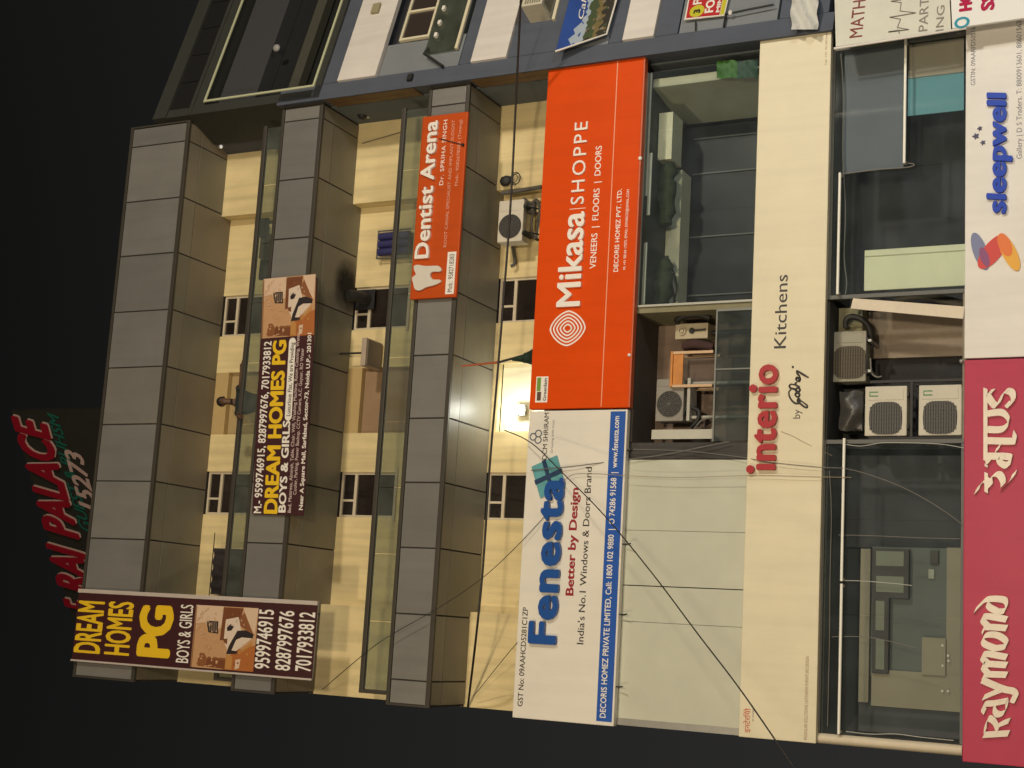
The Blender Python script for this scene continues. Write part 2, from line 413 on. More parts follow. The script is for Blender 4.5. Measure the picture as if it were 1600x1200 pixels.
# ---- first floor (5.2 - 7.28)
obj('corner_post', MB().tube([(-1.28, .10, 5.2), (-1.28, .10, 7.28)], .075, 12), M_frame, B)
sf = MB(); sf.box(-1.2, 3.12, .09, .15, 7.22, 7.28); sf.box(3.06, 3.12, .085, .155, 5.2, 7.219); sf.box(-1.2, 3.055, .088, .152, 5.2, 5.24)
kb = obj('shopfront', sf, mat('shopfront_frame', (.10, .105, .10), .5), B)
for a, b in ((-1.2, .52), (.53, 1.92), (1.93, 3.055)): obj('glass_panel', MB().box(a, b, .11, .118, 5.245, 7.215), M_shop, kb)
sf = MB(); sf.box(5.30, 9.40, .09, .15, 7.20, 7.28); sf.box(5.30, 5.36, .085, .155, 5.2, 7.199); sf.box(9.34, 9.40, .085, .155, 5.2, 7.199)
kb2 = obj('shopfront', sf, mat('shopfront_frame', (.10, .105, .10), .5), B)
for a, b in ((5.365, 7.32), (7.33, 9.335)): obj('glass_panel', MB().box(a, b, .11, .118, 5.2, 7.195), M_shop, kb2)
for a, b in ((XL+.02, 3.05), (5.40, 9.38)): obj('room_back', MB().box(a, b, 1.30, 1.36, 5.2, 7.3), mat('shop_interior', (.05, .05, .055), .85, .2, 1.2), B)
for a, b in ((XL+.02, 3.05), (5.40, 9.38)): obj('room_ceiling', MB().box(a, b, .16, 1.299, 7.2, 7.279), mat('shop_ceiling', (.11, .115, .10), .9, .1, 1.5), B)
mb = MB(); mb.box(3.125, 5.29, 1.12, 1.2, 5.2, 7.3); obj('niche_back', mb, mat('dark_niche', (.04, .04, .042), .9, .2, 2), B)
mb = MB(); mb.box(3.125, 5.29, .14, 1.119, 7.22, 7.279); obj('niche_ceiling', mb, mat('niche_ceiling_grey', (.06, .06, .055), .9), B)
mb = MB()
a0, a1 = at(1380, 560, 1.0), at(1380, 470, 1.0)
mb.box(a0.x, 5.28, .98, 1.119, 5.2, 6.82); obj('niche_wall', mb, mat('stained_brown_wall', (.30, .245, .19), .9, .25, 1.4, .2, 30, streak=.3), B)
mb = MB(); mb.box(4.35, 5.28, .62, .97, 6.83, 7.2); obj('duct_box', mb, M_olive, B)
mb = MB(); mb.box(3.10, 5.29, .10, .5, 5.18, 5.23); obj('ledge', mb, M_conc, B)
# ground floor
mb = MB(); mb.box(XL, 9.4, .3, 1.2, 0, 3.39)
obj('ground_floor_front', mb, mat('shutter_grey', (.16, .16, .165), .5, .1, 2), B)
# soot on the middle soffit, next to the exhaust
def stain_mat():
    m = bpy.data.materials.new('soot'); m.use_nodes = True; n = m.node_tree; b = n.nodes['Principled BSDF']
    b.inputs['Base Color'].default_value = (.012, .010, .008, 1); b.inputs['Roughness'].default_value = .95
    t = n.nodes.new('ShaderNodeTexCoord'); g = n.nodes.new('ShaderNodeTexGradient'); g.gradient_type = 'SPHERICAL'
    mp = n.nodes.new('ShaderNodeMapping'); mp.inputs['Location'].default_value = (-1.05, -1.5, 0); mp.inputs['Scale'].default_value = (2, 2, 0)
    n.links.new(t.outputs['Generated'], mp.inputs[0]); n.links.new(mp.outputs[0], g.inputs[0])
    a = n.nodes.new('ShaderNodeTexNoise'); a.inputs['Scale'].default_value = 4; a.inputs['Detail'].default_value = 5; n.links.new(t.outputs['Object'], a.inputs['Vector'])
    mu = n.nodes.new('ShaderNodeMath'); mu.operation = 'MULTIPLY'; n.links.new(g.outputs[1], mu.inputs[0]); n.links.new(a.outputs[0], mu.inputs[1])
    mr = n.nodes.new('ShaderNodeMapRange'); mr.inputs[1].default_value = .03; mr.inputs[2].default_value = .38; mr.inputs[4].default_value = .85; n.links.new(mu.outputs[0], mr.inputs[0])
    n.links.new(mr.outputs[0], b.inputs['Alpha']); return m
mb = MB(); mb.poly([(5.75, .45, 16.905), (6.95, .45, 16.905), (6.95, 1.54, 16.905), (5.75, 1.54, 16.905)])
obj('soot_stain', mb, stain_mat(), B)
# ------------------------------------------------------------------ signs
I_white = mat('sign_white', (.765, .735, .665), .55, .05, 1.1, .22, 2.2, streak=.05)
I_letter = mat('white_lettering', (.84, .80, .74), .5)
I_black = mat('black_lettering', (.025, .022, .022), .5)
I_maroon = mat('banner_maroon', (.045, .008, .010), .6, .1, 2)
I_yellow = mat('yellow_lettering', (.80, .52, .015), .55)
def quad(mb, cs, Y, t, mi=0):
    """flat panel from four pixels (anticlockwise from bottom left) on plane Y, thickness t behind it"""
    f = [at(*c, Y) for c in cs]; mb.hull(f, [p+Vector((0, t, 0)) for p in f], mi); return mb
def rect(mb, pa, pb, Y, t, mi=0):
    """upright rectangle spanned by two corner pixels"""
    a, b = at(*pa, Y), at(*pb, Y); mb.box(a.x, b.x, Y, Y+t, a.z, b.z, mi); return mb
def sign(name, label, cat, x0, x1, z0, z1, Y, t, m, rim=None, group=None, bevel=.012):
    s = thing(name, label, cat, ((x0+x1)/2, Y, z0), group)
    obj('board', MB().bbox(x0, x1, Y, Y+t, z0, z1, bevel), m, s)
    if rim:
        r = MB(); w = .035
        r.bbox(x0-.01, x1+.01, Y-.012, Y+t, z0-w, z0-.001, .006); r.bbox(x0-.01, x1+.01, Y-.012, Y+t, z1+.001, z1+w*.6, .006)
        r.bbox(x0-.03, x0-.001, Y-.012, Y+t, z0, z1, .006); r.bbox(x1+.001, x1+.03, Y-.012, Y+t, z0, z1, .006)
        obj('rim', r, rim, s)
    return s

# --- orange veneer shop sign
Y = -.05
m_or = mat('orange_board', (.70, .070, .001), .5, .06, 1.2, .2, 2.2, spec=.12, streak=.06)
x0, x1 = at(900, 638, Y).x, at(930, 97, Y).x
zt, zb = at(842, 370, Y).z, at(993, 370, Y).z
s = sign('shop_sign', 'wide orange sign with raised white letters and nested diamond logo', 'sign', x0, x1, zb, zt, Y, .13, m_or, None, 'fascia signs of the shops')
obj('rim', MB().bbox(x0, x1, Y-.004, Y+.13, zb-.035, zb-.001, .006), mat('orange_return', (.55, .10, .03), .5), s)
L = lettering
L(s, I_letter, 'Mikasa', (907, 479), (915, 331), (871, 479), Y, depth=.05, bold=.022)
ln = MB(); rect(ln, (890, 326.5), (915, 325.2), Y-.004, .004); obj('divider_line', ln, I_letter, s)
L(s, I_letter, 'SHOPPE', (912, 319), (920, 190), (892, 319), Y, depth=.03, space=1.25)
L(s, I_letter, 'VENEERS  |  FLOORS  |  DOORS', (930.5, 419.5), (941, 227.5), (921, 419.5), Y, bold=.012)
L(s, I_letter, 'DECORIS HOMEZ PVT. LTD.', (965.5, 424.5), (972, 295), (958.5, 424.5), Y, bold=.018)
L(s, I_letter, 'M: +91 98104 17072, EMAIL: DMARCO@GMAIL.COM', (977, 421), (984, 296), (973, 421), Y, bold=.006)
ln = MB(); rect(ln, (942.2, 620), (943.8, 619), Y-.003, .003)
zl = at(941, 600, Y).z; ln = MB().box(x0+.02, x1-.02, Y-.003, Y-.0005, zl-.009, zl+.009); obj('divider_line', ln, mat('orange_line', (.80, .32, .18), .5), s)
c = at(887, 513, Y); rw, rh = .305, .33
dm = MB()
for k in range(5):
    q = 1-k*.185; out = []
    for cc in range(4):
        for i in range(8):
            t = (cc+i/8)*math.pi/2; p = 1.28
            co, si = math.cos(t), math.sin(t)
            out.append((math.copysign(abs(co)**p, co), math.copysign(abs(si)**p, si)))
    n = len(out); g = .028
    A = [(c.x+rw*q*a, Y-.004, c.z+rh*q*b) for a, b in out]; Bq = [(c.x+(rw*q-g)*a, Y-.004, c.z+(rh*q-g)*b) for a, b in out]
    dm.add(A+Bq, [[i, (i+1) % n, n+(i+1) % n, n+i] for i in range(n)])
obj('diamond_logo', dm, I_letter, s)
st = MB(); rect(st, (836, 629), (857, 588), Y-.004, .003); k = obj('sticker', st, I_letter, s)
st = MB(); rect(st, (838.5, 611), (845.5, 590), Y-.006, .0015); obj('green_block', st, mat('sticker_green', (.14, .30, .03), .6), k)
st = MB(); rect(st, (838.5, 626), (845.5, 612), Y-.006, .0015); obj('dark_block', st, mat('sticker_brown', (.10, .05, .03), .6), k)
L(k, I_black, 'Greenlam', (853, 626), (855, 591), (848, 626), Y-.005, bold=.015)
bo = MB()
for px, py, r in ((981, 555, .03), (998, 248, .035)):
    p = at(px, py, Y); bo.ball((p.x, Y-.01, p.z-.03), r, r, r)
obj('fixing_bolt', bo, I_letter, s)

# --- window brand sign, white with blue strip
x0, x1 = at(880, 1128, Y).x, at(900, 641, Y).x
zt, zb = at(814, 880, Y).z, at(970, 880, Y).z
s = sign('shop_sign', 'white sign with big blue raised letters and a blue strip along its bottom', 'sign', x0, x1, zb, zt, Y, .13, I_white, None, 'fascia signs of the shops')
st = MB(); za, zc = at(954.5, 641, Y).z, at(978, 641, Y).z
st.box(x0+.06, x1-.03, Y-.004, Y-.0005, zc, za); strip = obj('blue_strip', st, mat('strip_blue', (.006, .085, .42), .45, .05, 2), s)
L(s, I_black, 'GST No: 09AAHCD5281C1ZP', (817, 1104), (824.5, 949), (809, 1104), Y, bold=.012)
mb_ = mat('raised_blue', (.018, .085, .33), .3)
L(s, mb_, 'Fenesta', (872, 1008), (881, 747), (830, 1008), Y, depth=.07, bold=.040, space=1.08)
L(s, mat('dark_red_lettering', (.30, .008, .02), .5), 'Better by Design', (896, 931), (904, 762), (884, 931), Y, bold=.032)
L(s, I_black, "India's No.1 Windows & Doors Brand", (912, 1007), (924.5, 730), (902, 1007), Y, bold=.008)
L(strip, I_letter, 'DECORIS HOMEZ PRIVATE LIMITED, Call: 1800 102 9880  |  O 74286 91568  |  www.fenesta.com', (946.5, 1122), (967.5, 650), (937.5, 1122), Y-.004, bold=.016)
g = at(858, 745, Y)
em = MB(); fx, fz = .27, .235
def emb(u, v, k=.12): return (g.x+fx*u-.12*v*0-.10*v, Y-.03, g.z+fz*v+.10*u)
for u0, u1 in ((-.95, -.14), (.14, .95)):
    for v0, v1 in ((-.95, -.14), (.14, .95)):
        em.hull([emb(u0, v0), emb(u1, v0), emb(u1, v1), emb(u0, v1)], [tuple(Vector(emb(*q))+Vector((0, .028, 0))) for q in ((u0, v0), (u1, v0), (u1, v1), (u0, v1))])
lg = obj('window_emblem', em, mat('emblem_teal', (.12, .37, .40), .35, .2, 6), s)
em = MB()
for q in (((-1, -.13), (1, -.13), (1, .13), (-1, .13)), ((-.13, -1), (.13, -1), (.13, 1), (-.13, 1))):
    y_ = -.012 if q[0][0] == -1 else -.010
    em.hull([tuple(Vector(emb(*c))+Vector((0, y_, 0))) for c in q], [tuple(Vector(emb(*c))+Vector((0, .028, 0))) for c in q])
obj('emblem_cross', em, mat('emblem_navy', (.02, .05, .12), .4), lg)
em = MB(); c = at(838.5, 682.5, Y)
for a in (90, 210, 330):
    em.disc((c.x+.062*math.cos(math.radians(a)), c.z+.062*math.sin(math.radians(a))), .066, Y-.004+a*1e-6, Y-.0005, 18, hole=.046)
obj('trefoil_emblem', em, mat('emblem_grey', (.10, .12, .15), .5), s)
L(s, I_black, 'DCM SHRIRAM', (854.5, 718), (857.5, 645), (847.5, 718), Y, bold=.006)
L(s, mat('grey_lettering', (.2, .2, .2), .5), 'Growing with trust', (864, 708), (866, 656), (860.5, 708), Y)
hk = MB()
for px, py in ((962, 1073), (975, 850), (978, 703), (969, 960)):
    p = at(px, py, Y); hk.tube([(p.x, Y+.05, p.z+.05), (p.x, Y+.02, p.z-.06), (p.x+.01, Y-.02, p.z-.12)], .012, 6)
obj('fixing_hook', hk, M_black, s)

# --- cream kitchen shop sign
m_cr = mat('cream_board_sign', (.735, .675, .495), .5, .05, 1.1, .22, 2.0, streak=.06)
x0, x1 = at(1210, 1156, Y).x, at(1245, 43, Y).x
zt, zb = at(1171, 600, Y).z, at(1287, 600, Y).z
s = sign('shop_sign', 'long cream sign with raised red lower case lettering and black script', 'sign', x0, x1, zb, zt, Y, .13, m_cr, None, 'fascia signs of the shops')
m_rd = mat('raised_red', (.40, .012, .022), .4)
L(s, m_rd, 'ınterıo', (1212, 735), (1217, 570), (1184, 735), Y, depth=.075, bold=.036, ref='x', space=1.07)
for px_, py_ in ((1174, 734), (1178.5, 608)):
    p = at(px_, py_, Y); obj('letter_dot', MB().disc((p.x, p.z), .062, Y-.075, Y-.001, 18), m_rd, s)
L(s, I_black, 'Kitchens', (1227.5, 544), (1231.5, 429), (1209, 544), Y, bold=.004)
L(s, I_black, 'by', (1250, 654), (1250.5, 640), (1239, 654), Y)
# signature-like script word, drawn with a pen
def script(words, m, parent, w=.014, name='script_lettering', depth=.006):
    q = MB()
    for k, pts in enumerate(words):
        c = curve([(at(x, y, Y).x, at(x, y, Y).z) for x, y in pts], 5)
        q.tube([(x, Y-.004-.0006*k, z) for x, z in c], [w*(.75+.45*math.sin(math.pi*i/(len(c)-1))) for i in range(len(c))], 6)
    return obj(name, q, m, parent)
gz = lambda *q: [(1150+x/5.453, 540+y/5.453) for x, y in q]
script([gz((470, 375), (452, 395), (456, 432), (478, 470), (508, 492), (535, 490), (545, 470), (535, 452), (525, 470), (545, 492), (580, 520), (604, 528), (608, 512), (585, 492), (550, 468)),
        gz((512, 432), (505, 415), (520, 402), (540, 412), (538, 432), (520, 436), (512, 425)),
        gz((538, 402), (512, 390), (512, 368), (535, 362), (545, 378), (530, 395), (500, 372), (466, 362), (455, 345), (470, 330), (500, 335)),
        gz((545, 352), (512, 338), (508, 322), (520, 312)), gz((545, 308), (522, 300), (512, 284), (522, 272), (536, 282), (544, 300), (548, 278), (540, 262)),
        gz((518, 212), (550, 232), (585, 254), (618, 272)), gz((478, 178), (492, 188)), gz((518, 212), (525, 240), (545, 262))], I_black, s)
L(s, mat('orange_red_lettering', (.55, .08, .02), .5), 'इनटेरियो', (1171, 1145), (1173, 1107), (1163, 1145), Y, bold=.008)
L(s, mat('grey_lettering', (.2, .2, .2), .5), '- BY GODREJ', (1177.5, 1129), (1178.5, 1108), (1175, 1129), Y)
L(s, mat('brown_lettering', (.30, .2, .11), .5), 'MODULAR SOLUTIONS | KITCHENS FURNITURE DESIGN', (1260, 1156), (1265, 1026), (1255, 1156), Y)
L(s, mat('brown_lettering', (.30, .2, .11), .5), 'Tel: +91 9310036600', (1291, 102), (1294, 46), (1288, 102), Y)

# --- white mattress shop sign
x0, x1 = at(1508, 560, Y).x, at(1509, 21, Y).x
zt = at(1508, 300, Y).z
s = sign('shop_sign', 'white sign with chunky blue lettering, coloured ovals and three small stars', 'sign', x0, x1, 3.75, zt, Y, .13, mat('cool_white_board', (.745, .725, .69), .5, .06, 1.2, .35, 2.5, streak=.06), None, 'fascia signs of the shops')
L(s, mat('bright_blue_lettering', (.004, .050, .46), .4, spec=.25), 'sleepwell', (1571, 335), (1574, 143), (1541, 335), Y, depth=.06, bold=.045, shear=.12, ref='l', space=1.04)
ov = MB()
def oval(px, py, hx, hy, k, yy, mi):
    n = 36; o = []
    for i in range(n):
        q = 2*math.pi*i/n; p = at(px+hx*math.cos(q)-hy*k*math.sin(q), py+hy*math.cos(q)+hx*k*math.sin(q), Y); o.append((p.x, p.z))
    ov.prism(o, Y-yy, Y-.001, mi)
oval(1531.5, 393, 10, 29, .36, .012, 0); oval(1551, 393.5, 20.5, -25.5, .43, .018, 1); oval(1538.5, 402, 5.5, 15, .42, .0185, 2); oval(1577, 394.5, 14, 28.5, .36, .022, 3); oval(1570.5, 383, 7.5, 17.5, .52, .026, 4)
obj('oval_logo', ov, [mat('oval_slate', (.16, .19, .34), .5), mat('oval_red', (.58, .035, .03), .5), mat('oval_purple', (.22, .05, .17), .5), mat('oval_amber', (.75, .38, .03), .5), mat('oval_orange', (.72, .16, .02), .5)], s)
sr = MB()
for px, py, r in ((1525, 213, .055), (1531, 201, .04), (1536, 223, .042)):
    c = at(px, py, Y); o = []
    for i in range(10):
        t = math.radians(90+36*i); q = r*(1 if i % 2 == 0 else .45); o.append((c.x+q*math.cos(t), c.z+q*math.sin(t)))
    sr.prism(o, Y-.02, Y-.001)
obj('star_mark', sr, mat('star_navy', (.03, .03, .10), .5), s)
m_gt = mat('slate_lettering', (.13, .13, .17), .5)
L(s, m_gt, 'GSTIN: 09AARFD5051622J', (1523, 133), (1525, 31), (1516, 133), Y)
L(s, m_gt, 'Gallery | D S Traders. T: 8800913601, 8860156389', (1595.5, 248), (1597, 21), (1587.5, 248), Y)

# --- red tailoring shop sign
x0, x1 = at(1506, 1190, Y).x, at(1508, 563, Y).x
s = sign('shop_sign', 'crimson sign with off white calligraphic lettering in two scripts', 'sign', x0, x1, 3.75, at(1505.5, 900, Y).z, Y-.02, .15, mat('crimson_board', (.46, .036, .092), .42, .05, 1.3, .25, 2.0, spec=.25, streak=.05), None, 'fascia signs of the shops')
m_iv = mat('ivory_lettering', (.78, .69, .58), .35, .06, 5)
Yr = Y-.02
def px2(pts): return [(at(a, b, Yr).x, at(a, b, Yr).z) for a, b in pts]
def strokes(lst, name):
    q = MB()
    for pts, nib in lst: pen(q, curve(px2(pts), 5) if len(pts) > 2 else px2(pts), Yr, .045, nib)
    return obj(name, q, m_iv, s)
N = (.035, -.022); K = 5.0
def zz(x, y): return (1510+x/K, 920+y/K)
NT = (.018, -.020); NW = (.045, -.020)
strokes([
 # r
 ([zz(140, 1140), zz(335, 1128)], NW), ([zz(150, 1115), zz(155, 1060), zz(175, 1012), zz(215, 1030), zz(240, 1075), zz(245, 1118)], NW), ([zz(235, 1080), zz(285, 1050), zz(340, 1030)], NW),
 # a
 ([zz(150, 960), zz(130, 930), zz(150, 900), zz(220, 893), zz(320, 873)], NW), ([zz(225, 900), zz(222, 950), zz(250, 980), zz(300, 965), zz(318, 920), zz(320, 880)], NW),
 # y
 ([zz(135, 850), zz(200, 820), zz(290, 785)], NW), ([zz(125, 712), zz(200, 745), zz(300, 785), zz(370, 800), zz(400, 840), zz(385, 870), zz(352, 858)], NW),
 # m
 ([zz(140, 705), zz(150, 670), zz(320, 672)], NW), ([zz(185, 672), zz(130, 610), zz(160, 588), zz(320, 596)], NW), ([zz(185, 595), zz(125, 535), zz(160, 508), zz(320, 535)], NW),
 # o
 ([zz(225, 465), zz(145, 430), zz(130, 390), zz(170, 360), zz(250, 365), zz(315, 410), zz(310, 450), zz(225, 465)], NW),
 # n
 ([zz(140, 335), zz(150, 300), zz(320, 308)], NW), ([zz(185, 305), zz(125, 240), zz(160, 215), zz(320, 240)], NW),
 # d
 ([zz(250, 180), zz(185, 145), zz(165, 115)], NW), ([zz(250, 180), zz(305, 170), zz(318, 120), zz(290, 85), zz(170, 82), zz(120, 118), zz(70, 170)], NW)], 'lettering')
K2 = 6.0
def ww(x, y): return (1510+x/K2, 590+y/K2)
NH = (.05, -.01); NB = (.04, -.035)
strokes([
 ([ww(183, 105), ww(183, 785)], (.012, .028)), ([ww(190, 895), ww(190, 1080)], (.012, .024)), ([ww(190, 815), ww(190, 840)], (.012, .02)),
 # second letters of the word, right to left in the picture's height
 ([ww(255, 135), ww(215, 145), ww(215, 190), ww(265, 260), ww(300, 260), ww(330, 190), ww(370, 130), ww(430, 145), ww(445, 210), ww(415, 265), ww(385, 245)], NB),
 ([ww(185, 345), ww(330, 330), ww(395, 385), ww(395, 440), ww(330, 490), ww(200, 490)], NH),
 ([ww(190, 595), ww(410, 600), ww(470, 590), ww(440, 525)], NH), ([ww(290, 690), ww(310, 640)], NB),
 ([ww(190, 740), ww(400, 745), ww(425, 780), ww(370, 825), ww(310, 790), ww(290, 750)], NH), ([ww(200, 740), ww(215, 800)], NB),
 ([ww(230, 1020), ww(225, 960), ww(260, 915), ww(310, 910), ww(345, 960), ww(350, 1010)], NB), ([ww(455, 890), ww(430, 950), ww(345, 1045)], NB), ([ww(185, 960), ww(130, 1010), ww(100, 1075)], NB), ([ww(215, 990), ww(185, 960)], NB)], 'lettering')
obj('fixing_bolt', MB().ball((at(1504, 565, Y).x, Yr-.01, at(1504, 565, Y).z+.01), .035, .035, .035), M_steel, s)

# --- dentist sign on the lowest balcony band
Y = -.10
m_d = mat('dentist_orange', (.53, .078, .010), .5, .06, 1.5, .2, 3, spec=.15, streak=.1)
x0, x1 = at(676, 466, Y).x, at(695, 178, Y).x
zt, zb = at(650, 324, Y).z, at(722, 320, Y).z
s = sign('shop_sign', 'small orange sign with a white tooth fixed to the lowest balcony band', 'sign', x0, x1, zb, zt, Y, .07, m_d, None, 'fascia signs of the shops', .03)
L(s, I_letter, 'Dentist Arena', (671, 404), (686, 189), (650, 404), Y, depth=.05, bold=.028, space=1.03)
L(s, I_letter, 'Dr. SPRIHA SINGH', (692, 289), (699.5, 187), (686, 289), Y, space=1.1)
m_dp = mat('pale_orange_lettering', (.66, .36, .26), .5)
L(s, m_dp, 'ROOT CANAL SPECIALIST AND IMPLANTOLOGIST', (697.5, 386), (711, 187), (693, 386), Y)
L(s, m_dp, 'Mob.: 9582678283 (Timing)', (715, 290), (722, 187), (710.5, 290), Y)
lb = MB(); q = (at(695.5, 460, Y), at(709, 459, Y), at(713.5, 393, Y), at(700, 394, Y))
lb.box(q[0].x, q[2].x, Y-.006, Y-.001, (q[1].z+q[2].z)/2, (q[0].z+q[3].z)/2); k = obj('number_plate', lb, I_letter, s)
L(k, I_black, 'Mob.: 9582718283', (706.5, 456), (709.5, 397), (699.5, 456), Y-.006)
tz = lambda x, y: at(640+x/4, 170+y/4, Y)
o = [tz(*p) for p in curve([(30, 1095), (22, 1060), (45, 1038), (35, 1010), (35, 985), (60, 978), (100, 985), (140, 985), (185, 985), (205, 1005), (195, 1020), (150, 1022), (135, 1040), (150, 1068), (195, 1072), (200, 1085), (160, 1105), (110, 1118), (70, 1138), (40, 1130), (30, 1095)], 4)[:-1]]
obj('tooth_emblem', MB().hull([p-Vector((0, .04, 0)) for p in reversed(o)], [p-Vector((0, .001, 0)) for p in reversed(o)]), mat('tooth_ivory', (.66, .62, .55), .45), s)
cb = MB(); a, b = at(687, 217, Y), at(724, 227, Y)
cb.tube([a-Vector((0, .02, 0)), b-Vector((0, .02, 0))], .008, 6); cb.ball((b.x, Y-.03, b.z), .03, .03, .03); obj('cable_clip', cb, M_black, s)

# --- printed banners of the hostel
PIC = [mat('picture_'+n, c, .6) for n, c in (('peach', (.52, .30, .15)), ('pale', (.66, .48, .34)), ('brown', (.17, .055, .018)), ('linen', (.68, .56, .45)), ('dark', (.022, .014, .016)), ('floor', (.40, .13, .03)), ('wood', (.24, .09, .03)), ('ochre', (.48, .23, .06)), ('grey', (.17, .12, .09)), ('peach2', (.56, .33, .17)), ('pale2', (.60, .40, .25)), ('linen2', (.56, .44, .35)), ('shade', (.30, .15, .07)))]
def bedroom(parent, P):
    """flat printed picture of a bedroom; P(u, v) maps picture coordinates to the banner"""
    q = MB(); lay = [0]
    def pl(mi, pts):
        lay[0] += 1; o = Vector((0, -.0004*min(lay[0], 26)-.00003*lay[0], 0)); q.poly([P((960-y)/770, (x-60)/760)+o for x, y in pts], mi)
    pl(0, [(60, 960), (820, 960), (820, 190), (60, 190)])
    pl(1, [(60, 420), (180, 400), (420, 470), (420, 190), (60, 190)])
    pl(5, [(440, 960), (820, 960), (820, 640), (560, 720)])
    pl(1, [(640, 190), (820, 190), (800, 510), (700, 360)])
    pl(2, [(385, 610), (440, 600), (445, 420), (620, 330), (640, 200), (400, 200)])
    pl(6, [(600, 330), (660, 250), (790, 520), (620, 420)])
    pl(3, [(435, 610), (440, 350), (590, 310), (640, 480), (790, 540), (690, 640), (600, 720), (500, 770), (480, 700)])
    pl(4, [(480, 770), (500, 680), (590, 480), (690, 465), (790, 510), (780, 560), (650, 555), (585, 590), (540, 720), (630, 730), (600, 760)])
    pl(7, [(610, 740), (785, 590), (780, 640), (640, 760)])
    pl(4, [(460, 450), (505, 400), (545, 430), (520, 480), (470, 490)]); pl(2, [(430, 590), (480, 580), (480, 650), (440, 630)])
    pl(4, [(205, 378), (350, 378), (362, 530), (240, 520)]); pl(8, [(222, 392), (335, 392), (345, 512), (252, 505)])
    pl(6, [(130, 910), (160, 775), (215, 780), (260, 850), (240, 940), (150, 940)])
    pl(2, [(240, 940), (260, 820), (490, 830), (480, 950)]); pl(6, [(270, 815), (490, 820), (490, 845), (270, 840)])
    pl(7, [(480, 780), (560, 790), (560, 955), (480, 950)]); pl(1, [(600, 830), (660, 820), (650, 930), (600, 950)])
    rs = random.Random(11)
    for k in range(150):                                     # printed texture: grain of the wall, folds and shine
        x, y = rs.uniform(75, 790), rs.uniform(210, 930); w_, h_ = rs.uniform(8, 30), rs.uniform(8, 34)
        if x < 400: mi = 9 if y > 560 else 10
        elif y < 330 and 430 < x < 590: mi = rs.choice((2, 6))
        elif 450 < x < 660 and 330 < y < 470: mi = 11
        elif 560 < x < 690 and 600 < y < 700: mi = 11
        elif y > 720 and x > 560: mi = rs.choice((5, 7, 6))
        elif x < 490 and y > 800: mi = rs.choice((2, 6))
        else: continue
        pl(mi, [(x, y), (x+w_, y+rs.uniform(-6, 6)), (x+w_+rs.uniform(-6, 6), y+h_), (x+rs.uniform(-6, 6), y+h_)])
    for x in (235, 262, 290, 318): pl(4, [(x, 400), (x+7, 400), (x+9, 500), (x+3, 500)])
    pl(12, [(60, 205), (75, 205), (75, 960), (60, 960)]); pl(12, [(405, 190), (412, 190), (400, 610), (392, 610)])
    return obj('printed_picture', q, PIC, parent)
Y = -.085
xa, xb = at(300, 1045, Y).x, at(310, 936, Y).x
zt, zb = at(118, 975, Y).z, at(491.5, 1003, Y).z
s = thing('banner', 'tall maroon banner with yellow lettering hung down the left end of the balconies', 'banner', ((xa+xb)/2, Y, zb), 'hostel banners')
obj('cloth', MB().box(xa, xb, Y, Y+.012, zb, zt), I_maroon, s)
r = MB()
r.bbox(xa-.035, xa-.001, Y-.012, Y+.03, zb, zt+.02, .005); r.bbox(xb+.001, xb+.075, Y-.012, Y+.05, zb, zt+.02, .008)
r.bbox(xa, xb, Y+.013, Y+.04, zb, zb+.04, .004); r.bbox(xa, xb, Y+.013, Y+.04, zt-.04, zt, .004)
obj('frame', r, mat('banner_frame', (.52, .46, .42), .5, .08, 3), s)
L(s, I_yellow, 'DREAM', (155, 1022), (164, 940.5), (115, 1022), Y, bold=.03)
L(s, I_yellow, 'HOMES', (201, 1025), (209, 941), (163, 1025), Y, bold=.03)
L(s, I_yellow, 'PG', (263, 1029), (272, 947), (213, 1029), Y, bold=.06)
L(s, I_letter, 'BOYS & GIRLS', (292.5, 1036), (304, 945.5), (273, 1036), Y, bold=.012)
for t_, a_, b_, c_ in (('9599746915', (421, 1046), (428, 953), (398, 1046)), ('8287997676', (453, 1048.5), (460, 955), (430, 1048.5)), ('7017933812', (487, 1050), (491, 957), (463, 1050))):
    L(s, I_letter, t_, a_, b_, c_, Y, bold=.018)
pa, pb, pc = at(298, 1042, Y), at(307, 945, Y), at(396, 1046, Y)
bedroom(s, lambda u, v: Vector((pa.x+(pb.x-pa.x)*u, Y-.001, (pa.z+pb.z)/2+(pc.z-pa.z)*v)))

Y = -.05
cs = [(474.5, 806), (496, 434), (411, 441), (394, 803)]
f = [at(*c, Y) for c in cs]
s = thing('banner', 'long maroon banner with yellow and white lettering tied along the middle balcony band', 'banner', ((f[0].x+f[1].x)/2, Y, f[0].z), 'hostel banners')
obj('cloth', MB().hull(f, [p+Vector((0, .012, 0)) for p in f]), I_maroon, s)
K_ = dict(tilt=True)
L(s, I_letter, 'M.- 9599746915, 8287997676, 7017933812', (408, 802), (424.5, 533), (396.5, 802), Y, bold=.022, **K_)
L(s, I_yellow, 'DREAM HOMES PG', (433, 803), (447.5, 531), (412.5, 803), Y, bold=.045, **K_)
L(s, I_letter, 'BOYS & GIRLS', (446, 801), (453.5, 657), (435, 801), Y, bold=.035, **K_)
pl = MB(); o = []
e0, e1 = at(450.5, 651, Y), at(457, 534, Y); rr = .075
for a in range(90, 271, 20): o.append((e0.x+rr*math.cos(math.radians(a)), e0.z+rr*math.sin(math.radians(a))))
for a in range(-90, 91, 20): o.append((e1.x+rr*math.cos(math.radians(a)), e1.z+rr*math.sin(math.radians(a))))
pl.prism(o, Y-.003, Y-.0005); pill = obj('white_label', pl, I_letter, s)
L(pill, I_black, 'Luxurious Flat, We are Providing', (453.5, 650), (460, 535), (447.5, 650), Y-.003, bold=.008, **K_)
